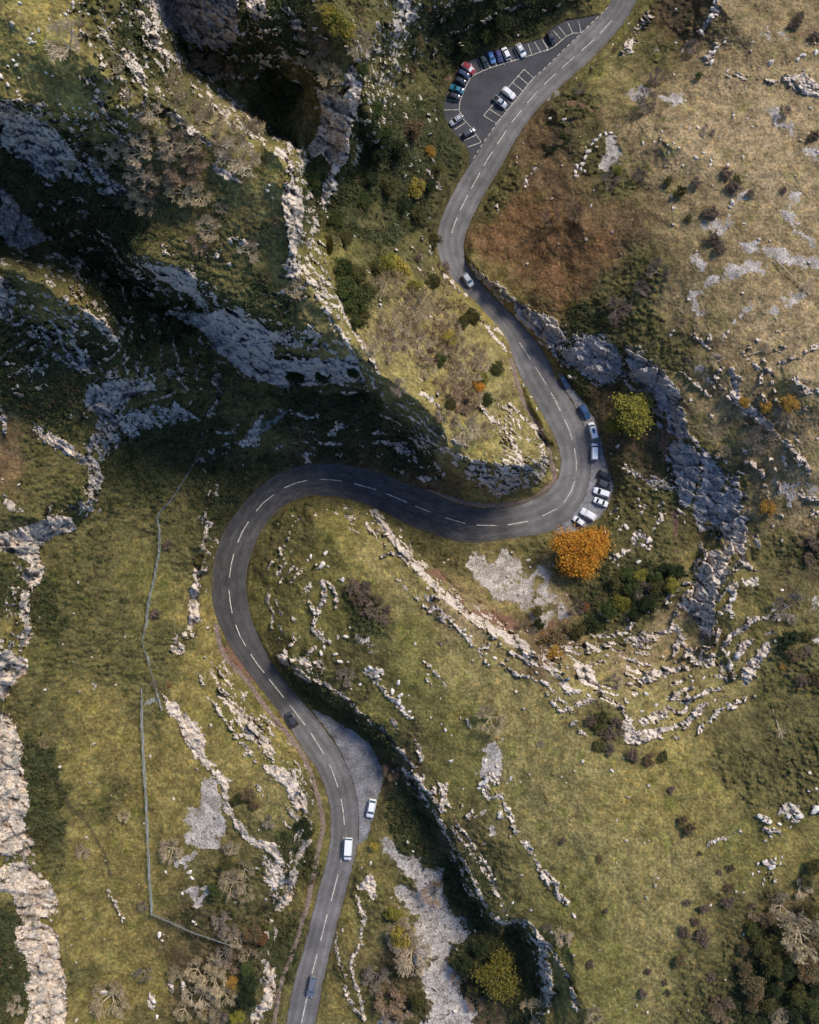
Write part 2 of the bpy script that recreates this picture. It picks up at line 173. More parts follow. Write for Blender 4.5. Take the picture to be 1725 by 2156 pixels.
# ---------------------------------------------------------------- survey: bare rock. (strength, points) polygons, then (width, points) ledge lines
ROCK = [
 (.5,[(985,545),(1050,600),(1115,650),(1190,700),(1290,705),(1350,735),(1400,775),(1440,840),(1445,905),(1480,945),(1530,970),(1580,1050),(1575,1110),(1480,1100),(1425,1060),(1405,990),(1400,920),(1370,865),(1310,800),(1265,812),(1200,795),(1160,750),(1110,700),(1045,630)]),
 (1,T(0,0,625,110,680,240,740,330,800,430,900,500,1010,560,1130,700,1225,640,1225,500,1130,400,1080,370,1150,290,1120,150,1020,60,960,0,930)),
 (.9,T(0,550,960,620,1030,700,1110,800,1180,780,1240,700,1240,600,1130,540,1040)),
 (1,T(0,0,1150,60,1210,120,1290,210,1400,320,1490,230,1530,120,1560,50,1530,0,1480)), (1,T(0,950,680,1040,690,1150,740,1250,820,1350,930,1260,890,1130,780,1040,730)),
 (1,T(0,1310,1020,1440,1060,1540,1150,1420,1130,1340,1070)), (1,T(0,780,290,870,360,920,480,925,540,860,470,800,420,730,360)), (.6,T(0,700,520,770,600,830,620,800,520,720,450)),
 (1,T(0,850,0,900,60,960,160,1020,270,1060,400,1010,350,930,250,870,120,820,30)), (1,T(0,880,-160,1500,-160,1500,0,1490,180,1470,300,1350,310,1200,270,1050,180,950,80)),
 (.9,T(0,1540,-60,1670,-60,1660,120,1600,130,1550,70)), (.6,T(0,1620,330,1700,330,1700,470,1640,430)), (.8,T(1,40,0,100,60,170,110,160,200,155,270,110,200,80,110,40,50)), (.8,T(1,50,300,95,350,90,410,50,380)),
 (1,T(1,540,350,570,480,540,600,520,700,480,790,470,920,450,1020,380,1100,400,1180,350,1240,310,1310,290,1280,300,1150,340,1050,310,1000,290,960,220,1010,200,920,260,850,290,720,270,590,330,580,420,620,450,490,470,410)),
 (.8,T(1,240,1340,270,1360,260,1500,290,1560,320,1606,240,1500)), (.8,T(1,700,-100,840,-100,905,100,800,200,755,280,720,200,760,80)), (.8,T(1,620,80,650,130,690,280,640,200)), (.5,T(1,740,640,770,660,755,710)),
 (.5,T(1,620,540,740,540,740,600,640,590)), (.5,T(1,930,1030,1000,1050,1060,1200,980,1170)),
 (1,T(1,0,905,70,940,110,1060,130,1150,180,1230,190,1330,170,1420,165,1520,140,1606,70,1606,90,1520,60,1400,40,1250,90,1130,60,1000,0,960)), (1,T(4,70,0,150,30,180,110,150,165,90,140,60,60)),
 (.8,T(4,160,430,230,420,280,500,340,560,330,610,270,580,210,540)), (.8,T(4,0,470,100,510,180,540,170,600,60,580,0,550)), (1,T(4,0,650,200,650,400,650,480,600,540,680,560,780,400,800,200,815,90,830,0,805)),
 (1,T(3,1040,340,1180,350,1260,360,1400,320,1530,350,1640,420,1725,480,1725,810,1620,790,1540,740,1420,650,1340,590,1290,500,1200,430,1060,370)), (1,T(3,840,0,960,60,1080,60,1230,100,1240,200,1330,330,1260,300,1140,230,1000,150,900,60)),
 (1,T(3,440,290,560,330,660,420,750,520,720,560,640,500,540,390)), (.6,T(3,130,450,300,410,500,420,480,560,600,640,640,690,500,740,360,660,230,560)), (.85,T(3,540,820,700,770,960,780,1000,830,830,900,700,1000,560,990,520,930)),
 (.75,T(3,600,1020,880,960,1100,910,1240,1020,1080,1060,900,1110,760,1180,650,1280,560,1180)), (.8,T(3,190,1030,330,1100,470,1200,620,1290,650,1400,600,1560,540,1500,560,1350,440,1250,300,1180,200,1100)),
 (.8,T(3,1340,740,1400,730,1390,900,1350,1000,1290,1010,1340,900)), (.6,T(3,1480,1170,1590,1080,1650,1120,1620,1200,1520,1200)), (1,T(3,-100,60,0,110,70,180,110,290,60,380,-100,400)), (.7,T(3,380,0,500,0,580,80,520,110,430,60)),
 (.7,T(3,0,800,80,870,170,830,150,880,60,880)), (.8,T(3,0,1490,90,1540,170,1606,60,1606)), (.6,T(3,950,700,1150,700,1190,790,1060,770)), (.55,T(3,180,620,300,690,250,760,170,750)), (.5,T(3,1400,1180,1450,1200,1300,1300,1200,1290)),
 (.7,T(3,420,1560,560,1530,620,1606,420,1606)), (.6,T(3,0,930,50,1000,40,1110,0,1120)),
 (1,T(6,-100,160,80,120,240,60,330,20,440,30,480,110,340,150,260,200,260,300,275,380,240,460,190,480,130,400,180,330,80,260,-100,220)), (.9,T(6,130,500,190,500,190,640,200,800,170,850,90,820,140,720,120,600)),
 (1,T(6,-300,860,80,870,165,930,165,1010,90,1080,60,1150,0,1165,-300,1180)), (1,T(6,-300,1260,60,1260,90,1330,140,1430,150,1530,140,1606,-300,1606)), (.7,T(6,-100,780,60,800,90,860,-100,850)),
 (1,T(9,-300,0,150,0,170,120,190,220,165,290,150,310,165,400,205,500,190,550,60,545,-300,530)), (1,T(9,-100,640,100,590,190,600,240,680,320,740,370,850,320,930,220,950,140,975,110,900,80,800,-100,720)),
 (1,T(9,90,985,240,950,330,1000,380,1090,380,1200,410,1330,425,1450,415,1720,120,1720,190,1500,160,1380,190,1300,150,1170,100,1120)),
 (.85,T(6,1300,40,1330,80,1290,220,1250,270,1270,160)), (.95,T(6,1220,290,1265,370,1240,450,1250,560,1255,640,1220,740,1170,740,1190,620,1180,500,1210,420)), (.55,T(6,1110,760,1180,750,1160,880,1090,900,1060,870)),
 (.85,T(6,1020,1130,1090,1200,1150,1250,1230,1320,1280,1420,1290,1520,1360,1606,1270,1606,1200,1500,1150,1400,1120,1330,1060,1270,1030,1200)),
 (.8,T(6,1370,1060,1450,1160,1560,1270,1620,1350,1700,1450,1725,1500,1725,1580,1690,1560,1600,1440,1560,1370,1480,1300,1400,1200)), (.95,T(9,1290,0,1380,20,1440,80,1430,200,1480,320,1540,380,1620,450,1725,470,1725,560,1640,510,1520,440,1450,330,1400,230,1390,120)),
 (.8,T(9,1640,540,1700,560,1725,600,1725,850,1690,780,1660,680)), (.9,T(10,-80,-20,60,-10,130,60,190,170,225,260,210,290,160,270,90,200,60,110,-40,40)), (.8,T(10,0,470,40,520,60,600,60,720,0,760)),
 (1,T(10,190,440,230,440,180,560,130,620,130,740,110,820,60,880,0,905,0,860,60,780,70,700,120,600,150,500)), (.9,T(9,1640,1200,1700,1220,1725,1280,1725,1480,1640,1560,1590,1680,1580,1560,1640,1450,1680,1300)),
 (1,T(7,880,360,920,390,1030,490,1000,480,930,430)), (.9,T(7,1290,670,1400,710,1540,780,1615,860,1600,900,1520,860,1420,800,1330,720)), (.8,T(7,1390,820,1500,880,1600,920,1725,970,1725,1000,1620,970,1480,890)), (.9,T(7,1300,730,1350,730,1400,800,1370,800)),
 (.8,T(7,540,1000,620,970,680,1000,690,1040,640,1080,580,1030)), (1,T(7,100,950,180,980,240,1050,220,1070,130,1030)), (.9,T(7,10,900,70,870,90,930,100,980,40,960)), (.8,T(7,130,915,220,900,240,1000,190,970)),
 (.8,T(7,380,40,440,30,520,35,570,50,480,52)), (.7,T(10,1280,90,1350,20,1420,60,1400,110,1330,130)), (.8,T(10,1640,1020,1700,1100,1725,1150,1725,1300,1690,1380,1650,1180)), (.8,T(10,1660,1400,1725,1380,1725,1500,1660,1480)),
 (.95,T(10,560,700,600,660,640,720,635,830,600,830,590,760,530,780,520,740)), (.9,T(10,375,1080,395,1080,390,1200,378,1160)), (1,T(10,1350,920,1420,940,1440,975,1390,965)),
 (1,T(5,-60,360,60,410,120,480,140,540,60,560,-60,500)), (1,T(5,110,600,180,540,290,520,380,540,480,610,490,690,450,770,380,790,260,750,190,700,130,640)), (1,T(5,520,600,600,620,690,700,780,760,850,850,840,960,770,1000,680,880,600,800,540,720)),
 (.9,T(5,660,940,740,990,720,1010,670,980)), (1,T(5,770,1000,870,980,910,1110,870,1150,780,1100)), (1,T(5,790,1180,870,1160,940,1220,1010,1250,970,1330,940,1450,920,1560,850,1560,830,1400,800,1290)), (1,T(5,1000,1270,1060,1290,1140,1390,1110,1450,1180,1606,960,1606,980,1480,1000,1400)),
 (.8,T(5,1150,1450,1220,1380,1250,1500,1200,1606,1120,1590)), (.9,T(5,1150,720,1190,700,1230,850,1240,900,1340,960,1360,1000,1440,1060,1480,1130,1560,1180,1640,1280,1690,1360,1660,1370,1600,1270,1480,1160,1350,1050,1230,960,1160,900,1170,820)),
 (.9,T(4,1500,270,1600,340,1780,400,1790,530,1650,500,1540,400,1500,330)), (.6,T(4,1190,0,1260,60,1300,130,1420,200,1500,280,1480,310,1380,230,1270,140)), (.7,T(5,640,1340,720,1400,800,1400,820,1500,700,1440)),
 (.9,T(8,1020,-20,1200,-20,1270,40,1280,160,1260,300,1310,350,1330,380,1220,310,1200,220,1160,330,1150,400,1100,470,1080,600,1070,760,1010,820,960,700,940,650,870,620,860,520,930,470,1000,300,1020,250,1170,200,1060,100)),
 (.8,T(8,1150,460,1230,420,1200,560,1160,550)), (.95,T(8,1370,810,1420,800,1410,870,1340,980,1280,1090,1240,1080,1240,980,1330,900)), (1,T(8,520,1400,600,1360,700,1360,840,1330,960,1230,1000,1260,880,1330,790,1380,690,1410,650,1440,530,1430)),
 (.8,T(8,640,1300,720,1230,780,1200,780,1280,700,1320)), (.85,T(8,560,1060,640,1020,740,970,860,950,940,970,860,990,720,1040,620,1090)), (.55,T(8,780,1130,900,1120,960,1200,820,1200)), (.9,T(8,1160,1210,1280,1140,1240,1200,1120,1280)),
 (.9,T(8,180,960,280,940,410,920,300,970,330,1060,400,1150,440,1200,530,1300,480,1260,350,1130,230,1070)), (.8,T(8,220,840,270,820,360,870,300,900)), (.5,T(8,1000,820,1100,900,1240,950,1200,1050,1080,1050,960,950)), (.5,T(8,530,780,720,740,700,860,560,860)),
 (.6,T(8,830,650,880,850,980,980,940,960,850,860,820,720)), (.8,T(2,1060,0,1110,0,1090,90,1050,130,1000,220,960,210,1000,140,1040,90)), (.8,T(2,1060,270,1110,260,1050,340,1060,410,1000,360)), (.8,T(2,1130,470,1200,455,1310,490,1220,500)),
 (.8,T(2,1360,490,1480,500,1480,530,1390,520)), (.8,T(2,1500,470,1620,460,1725,540,1725,630,1560,580)), (.5,T(2,600,120,690,50,700,90,590,240,560,330,460,370,480,310,560,220)),
 (.9,T(11,1450,290,1520,210,1600,230,1620,320,1590,360,1530,310)), (.9,T(11,1680,240,1725,220,1780,290,1680,290)), (.7,T(11,1350,590,1430,580,1490,600,1410,640)), (.6,T(0,560,570,640,600,700,690,640,700,590,640)),
 (.5,T(0,440,680,800,760,800,860,640,800,460,780)), (.5,T(0,440,830,540,820,550,930,480,900)), (.4,T(4,500,1160,560,1200,500,1230)),(.7,T(4,1100,1200,1240,1270,1400,1290,1560,1300,1640,1330,1700,1230,1725,1230,1700,1380,1640,1420,1560,1460,1440,1480,1400,1520,1300,1460,1200,1400,1110,1310)),
 (.7,T(4,860,1385,1000,1380,1080,1350,1060,1400,960,1420)), (.6,T(4,990,940,1050,1000,1080,1060,1030,1020)), (.5,T(4,120,980,250,960,280,1010,130,1040)), (.45,T(4,170,1200,260,1180,280,1250,180,1310)),
 (.6,T(4,700,1150,900,1250,1080,1330,1000,1370,880,1300,760,1240)),
]
TERR = [ (1.0,[(1130,1385),(1200,1330),(1300,1330),(1420,1240),(1430,1050),(1570,1060),(1580,1180),(1640,1350),(1580,1440),(1480,1545),(1330,1575),(1230,1460)]), (.9,[(880,1200),(990,1290),(1200,1415),(1330,1560),(1250,1560),(1080,1450),(950,1350),(870,1260)]), (.8,[(760,1490),(800,1530),(860,1600),(1050,1920),(1110,1930),(1100,1860),(1000,1720),(920,1600),(840,1520)]),
 (.95,[(1010,870),(1080,880),(1150,940),(1150,985),(1090,1000),(1040,985),(1010,930)]), (.8,[(-100,190),(120,215),(280,220),(330,260),(200,300),(100,260),(-100,240)]), (.7,[(430,1400),(480,1400),(650,1660),(650,1800),(560,1900),(500,1780),(560,1700)]), (.55,[(1480,690),(1725,700),(1850,1100),(1600,1100),(1500,900)]), (.6,[(640,1040),(780,1060),(860,1180),(800,1180),(700,1080)]), (.6,[(580,1330),(700,1400),(860,1560),(800,1500),(700,1440),(600,1390)]),
 (.6,[(530,1180),(600,1150),(660,1230),(640,1330),(560,1330)]), (.7,[(-100,560),(200,640),(280,740),(420,880),(380,900),(150,880),(-100,760)]), (.6,[(600,1380),(700,1380),(720,1340),(640,1290),(590,1330)]), (.7,[(440,900),(660,830),(940,900),(900,1010),(640,950),(460,960)]), (.6,[(1140,1030),(1400,1060),(1400,1130),(1290,1150),(1160,1060)]), (.8,[(1240,1110),(1420,1110),(1390,1160),(1280,1170)]), (.6,[(290,520),(430,600),(600,660),(740,720),(690,560),(560,480),(430,500)]) ]
TRACK = [(1.6,1,T(6,900,1130,880,1200,810,1300,770,1400,725,1460,720,1530,745,1606)), (1.6,.9,T(9,785,30,800,100,860,190,885,300,895,380)), (2,1,T(9,330,30,400,150,440,250,540,340,600,440,650,520,680,640,700,680)), (1.8,.8,T(6,330,230,300,400,260,600,255,800,210,950,225,1150,210,1300,185,1400,180,1560)), (1.6,.8,T(6,1000,1080,1070,1020,1220,1015)), (1.6,.7,T(9,200,360,255,500,280,620,350,700,390,900,410,1100,440,1300)),
 (1.6,.7,T(9,640,640,670,740,740,900,800,1010)), (1.5,.6,T(11,330,1030,400,1220,470,1340,560,1440)), (1.5,.5,T(8,1430,700,1330,1000,1300,1150)), (1.6,.6,T(2,730,780,900,810,1000,815)), (1.6,.6,T(2,240,680,400,690,560,715)), (1.5,.5,T(5,1350,250,1500,480,1570,720,1600,860,1620,960)), (1.6,.6,T(7,590,90,560,200,480,300)), (2.5,.8,T(2,260,500,330,400,430,330,530,220,600,90)), (1.5,.5,T(11,1000,300,1300,200,1500,60,1700,-20)), (1.5,.5,T(8,1200,1500,1450,1450,1725,1380)) ]
SHADE_ROCK = [(1,[(985,545),(1050,600),(1115,650),(1190,700),(1290,705),(1350,735),(1400,775),(1440,840),(1445,905),(1480,945),(1530,970),(1580,1050),(1575,1110),(1480,1100),(1425,1060),(1405,990),(1400,920),(1370,865),(1310,800),(1265,812),(1200,795),(1160,750),(1110,700),(1045,630)]),  # weathered cliffs, with their blue-grey shade put into the rock colour
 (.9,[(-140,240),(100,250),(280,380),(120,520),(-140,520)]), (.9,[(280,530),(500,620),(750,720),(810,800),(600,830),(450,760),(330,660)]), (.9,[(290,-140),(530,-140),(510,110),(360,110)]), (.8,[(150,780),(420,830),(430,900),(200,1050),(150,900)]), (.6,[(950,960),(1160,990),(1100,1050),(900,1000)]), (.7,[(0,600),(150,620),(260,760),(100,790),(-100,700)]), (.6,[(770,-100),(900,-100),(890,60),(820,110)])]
LEDGE = [ # (half width, strength, points)
 (4,1,T(4,150,0,190,80,260,200,330,320,350,410,430,490,480,600,530,660)), (3,1,T(4,250,100,350,190,410,300,450,400,540,540,630,690,660,745)), (3,.9,T(0,540,480,600,560,700,630,800,720)),
 (3,.9,T(6,1310,970,1370,1080,1480,1290,1600,1440)), (3,.9,T(6,1300,1160,1370,1240,1440,1350,1490,1410)), (3,.8,T(6,1510,1440,1560,1500,1600,1560)), (2.5,.8,T(6,1400,1020,1470,1130)), (3,.7,T(10,50,340,90,370)), (3,.8,T(10,90,260,150,330,160,380)),
 (8,1.2,T(7,620,0,690,90,740,170,830,290,900,360,1000,460,1100,550,1200,640,1290,680)), (3,.8,T(7,940,520,1000,590,1120,690,1200,790,1280,870,1320,940)), (2.5,.7,T(7,900,560,1000,640,1100,720)), (3,.8,T(7,570,80,640,140,660,190,700,220)),
 (3,.9,T(7,1420,950,1500,1010,1600,1040,1725,1070)), (3,.8,T(7,760,420,800,450,830,490)), (4,1,T(7,300,430,300,560,260,650,240,740,290,800,350,810)), (3,.9,T(7,320,440,390,520,380,600)), (3,.8,T(7,210,560,250,630)),
 (5,.9,T(7,620,1040,690,1130,740,1170,790,1220,840,1290)), (4,.9,T(7,130,920,180,950,230,1000)), (3.5,.95,T(7,240,1050,300,1075,400,1130,470,1200,590,1300,680,1380,760,1470,820,1550,870,1600)), (2,.8,T(7,940,940,1000,1000,1060,1080,1100,1130)),
 (2,.8,T(7,940,1020,980,1080)), (2.5,.7,T(7,1200,1280,1220,1350)), (3,.6,T(7,260,330,330,340)), (2,.7,T(7,30,400,90,130,150,40)), (2,.7,T(7,400,430,430,420)),
 (4,1,T(10,800,0,860,80,930,180,1000,280,1050,350,1110,490,1180,590,1260,720,1310,850,1370,940,1440,970,1500,960,1580,960,1640,1020,1680,1130)), (3.5,.9,T(10,860,20,960,160,1040,250,1070,260)), (3.5,.8,T(10,980,120,1080,220,1130,250)),
 (3,.85,T(10,1100,380,1200,480,1280,600,1350,700,1400,800,1450,900)), (3,.8,T(10,1150,360,1240,480,1330,620,1400,720)), (5,.85,T(10,1560,450,1620,560,1690,680,1725,740)), (4,.8,T(10,1300,100,1340,200)), (4,.9,T(10,1350,190,1430,170)), (4,.9,T(10,1440,230,1480,300,1510,400)),
 (3.5,.8,T(10,1390,200,1420,320)), (3.5,1,T(11,-20,1060,40,1130,70,1180,130,1280,170,1340,180,1420,210,1520)), (4,1,T(11,0,1200,30,1240,40,1370)), (5,1,T(11,-20,1440,0,1380,60,1410)), (6,.8,T(11,0,650,60,720,100,800,140,850)),
 (3.5,1,T(10,515,800,540,880,560,940,540,1020,540,1100,490,1190,480,1250,500,1340,540,1450,560,1580)), (4,.9,T(10,440,1380,460,1450,540,1550)), (2.5,.9,T(10,385,1030,380,1100,400,1200,440,1300)),
 (4,.8,T(5,930,490,1000,560,1090,630)), (4,.8,T(5,860,730,940,790,1030,880)), (3,.8,T(5,1250,620,1350,710)), (3.5,.85,T(5,1370,650,1440,760)), (3,.6,T(5,590,560,650,600)), (3,.6,T(5,690,630,720,650)), (3.5,.7,T(5,1020,770,1080,840)), (4,.8,T(5,500,1330,600,1380,700,1450)),
 (5,.8,T(8,0,960,60,1010,150,1130)), (4,.8,T(8,0,1070,60,1120)), (3.5,.8,T(8,20,1140,50,1200,100,1250)), (4,.8,T(8,90,1160,180,1250)), (4,.8,T(8,510,800,600,780,720,750)), (5,.7,T(8,830,750,880,850,960,960)), (5,.8,T(8,1100,1000,1180,950)), (4,.8,T(8,470,1220,540,1310)),
 (5,.8,T(8,590,150,660,170,650,230)), (6,.7,T(8,430,300,520,230,600,200)), (4,.8,T(8,690,100,740,30,740,-30)), (5,.85,T(8,1100,630,1160,590,1180,660)), (4,.9,T(8,1320,150,1350,220)), (4,.8,T(8,990,180,960,350,930,440)),
 (4,.7,T(1,1640,1040,1590,1100,1570,1190)), (2.5,.7,T(1,1370,1250,1390,1310)), (2.5,.7,T(1,1520,990,1515,1040)), (4,.7,T(11,1330,300,1420,340)), (4,.7,T(11,1030,480,1090,450,1240,400)), (3,.6,T(11,1410,650,1450,710)), (4,.6,T(11,1380,390,1480,400)),
 (5,.9,T(4,920,860,990,910,1030,960)), (4,.9,T(4,1280,930,1350,1020,1430,1070,1490,1150,1520,1250,1600,1340)), (4,.9,T(4,1470,930,1560,1010,1640,1080,1670,1140,1690,1230)), (4,.9,T(4,1450,950,1480,990,1530,1040)), (3,.9,T(4,1110,1150,1160,1180,1220,1190)),
 (3,.9,T(4,1050,110,1100,150,1160,220,1210,250)), (3.5,.9,T(4,1270,370,1340,460,1400,540,1460,600)), (3.5,.9,T(4,1390,460,1440,500)), (3,.8,T(0,20,640,100,670,140,690)), (4,.8,T(0,640,800,720,830,790,860)),
 (3,.6,T(9,680,770,730,860,780,970)), (2.5,.7,T(6,1240,1010,1280,1080)), (3,.6,T(9,980,1030,1050,1050)), (5,.8,T(9,1060,1350,1080,1400)), (6,.8,T(9,1150,1370,1160,1440)), (6,.8,T(9,950,1420,960,1500)),
]
SCREE = [ (.9,T(7,1190,270,1290,280,1350,340,1430,230,1470,300,1560,340,1550,440,1600,520,1600,640,1500,560,1360,530,1250,400)), (.55,T(7,1560,340,1725,450,1725,800,1560,600)), (.55,T(8,0,430,150,560,200,640,60,680,-60,640)), (.5,T(7,1590,260,1725,330,1725,420,1600,380)),
 (1,T(10,660,430,700,430,760,510,900,590,1000,640,1060,620,1070,680,1040,740,1100,830,1150,920,1210,1000,1200,1080,1120,1110,1100,1200,1140,1320,1180,1420,1240,1500,1270,1720,880,1720,990,1480,940,1380,920,1280,1010,1180,1020,1040,900,960,820,870,750,780,740,730,800,740,860,800,900,780,850,690,760,620,740,560,660,500)),
 (.7,T(10,800,900,1020,1040,1000,1200,900,1250,860,1100)), (.6,T(10,600,1606,900,1480,900,1720,600,1720)),
 (.9,T(9,1270,80,1340,70,1390,200,1420,330,1420,430,1350,500,1240,520,1180,600,1060,680,1100,600,1200,510,1150,440,1160,420,1190,450,1190,330,1160,260,1180,190,1200,250,1260,250)), (.75,T(9,1370,830,1460,820,1550,810,1480,890)), (.6,T(9,1170,790,1320,700,1330,830,1220,900)),
 (.8,T(7,480,780,560,760,610,820,520,850)), (.7,T(7,590,890,650,890,650,940,590,930)), (.5,T(7,130,270,170,280,160,330)), (1,T(7,1310,1500,1390,1420,1425,1500,1430,1620,1310,1620)), (.9,T(10,1250,0,1430,0,1400,80,1300,60)), (.7,T(10,1275,170,1310,220,1300,300)), (.9,T(10,1320,380,1370,355,1410,400,1380,460,1320,420)),
 (.8,T(2,700,600,800,590,980,650,880,670,720,640)), (.8,T(2,490,580,580,530,680,570,620,640,520,620)), (1,T(2,330,1080,370,940,380,860,430,850,480,1020,400,1050)), (.7,T(2,1100,245,1300,220,1480,180,1540,230,1400,250,1200,250)),
 (.8,T(2,1280,650,1460,690,1590,820,1550,830,1430,770,1400,700)), (.8,T(2,1610,940,1780,920,1780,1030,1650,980)), (.8,T(2,1490,1220,1660,1190,1660,1250,1550,1260)), (.9,T(2,1490,1300,1570,1340,1600,1440,1700,1530,1680,1570,1600,1500,1520,1400)),
 (.9,T(2,930,1430,1100,1370,1190,1400,1130,1500,1080,1510,1080,1430,930,1450)), (.7,T(2,800,1300,920,1320,1000,1390,940,1350)), (.8,T(2,1200,1520,1400,1530,1640,1606,1220,1590)), (.8,T(2,1180,1240,1290,1180,1320,1230,1230,1260)), (.5,T(2,780,300,860,300,830,330)),
 (.6,T(2,480,480,530,480,520,520)), (.6,T(2,730,330,790,340,780,370,740,360)), (.6,T(2,640,280,730,280,740,300,640,320)), (.6,T(2,430,790,500,750,490,780,440,800)), (.6,T(2,950,1160,990,1160,980,1200)), (.5,T(2,500,800,560,770,560,830)), (.6,T(2,0,620,100,560,90,600,0,650)),
 (.5,T(2,240,780,380,830,380,850,300,830)), (.6,T(2,1540,650,1725,680,1725,700,1600,670)), (.5,T(2,1350,890,1430,920,1470,940,1400,930)), (.6,T(2,160,750,220,770,200,790)), (.5,T(2,300,390,380,400,360,430,300,420)),
 (1,T(5,900,270,960,190,1100,110,1200,50,1330,30,1400,90,1200,120,1050,180,920,280)), (1,T(5,900,0,960,0,1030,70,980,100)), (1,T(5,1400,0,1780,0,1780,60,1500,60)), (.9,T(5,1400,340,1500,290,1600,220,1660,220,1600,290,1480,340,1420,370)), (.8,T(5,1160,430,1230,370,1290,290,1320,320,1250,390)),
 (.8,T(5,1380,1430,1500,1410,1620,1430,1780,1480,1780,1530,1600,1530,1560,1570,1450,1520,1540,1490)), (.6,T(5,540,510,560,480,560,560)), (.5,T(5,350,870,470,930,400,920)), (.5,T(5,870,640,1060,680,960,720)),
 (.6,T(5,140,300,220,300,200,340)), (.4,T(5,1100,380,1140,420,820,350,900,290)), (.4,T(8,1320,520,1440,560,1600,700,1500,700)), (.5,T(8,1620,750,1780,760,1780,860,1700,840)), (.5,T(8,1670,560,1780,540,1780,640,1690,610)), (.4,T(1,950,560,990,430,960,600)), (.3,T(6,570,1090,700,1070,740,1130,600,1140)) ]
EARTH = [ (1,T(7,1020,470,1080,500,1180,560,1200,620,1300,620,1420,640,1540,700,1500,760,1400,700,1290,670,1180,620,1080,530)), (.6,T(7,940,350,1030,340,1100,430,1040,450,960,380)), (.8,T(5,730,1060,780,1060,790,1180,760,1290,730,1250)), (.8,T(8,800,-20,840,-20,830,150,850,290,900,310,840,300,815,150,795,60)),
 (.6,T(6,1350,850,1420,830,1560,960,1640,1080,1560,1060,1450,960)), (.6,T(1,1040,450,1110,480,1100,520,1060,500)), (.4,T(2,740,440,950,425,1070,410,1180,370,1330,290,1370,300,1200,385,1080,425,950,440)), (.5,T(2,1450,230,1600,200,1725,170,1725,200,1600,230,1480,250)), (.7,T(2,60,640,180,630,330,690,480,700,340,710,170,660)),
 (.35,T(2,240,500,310,400,500,300,600,100,620,110,520,310,330,420,260,510)),
 (.5,T(8,-80,660,60,680,120,760,60,820,-80,740)) ]
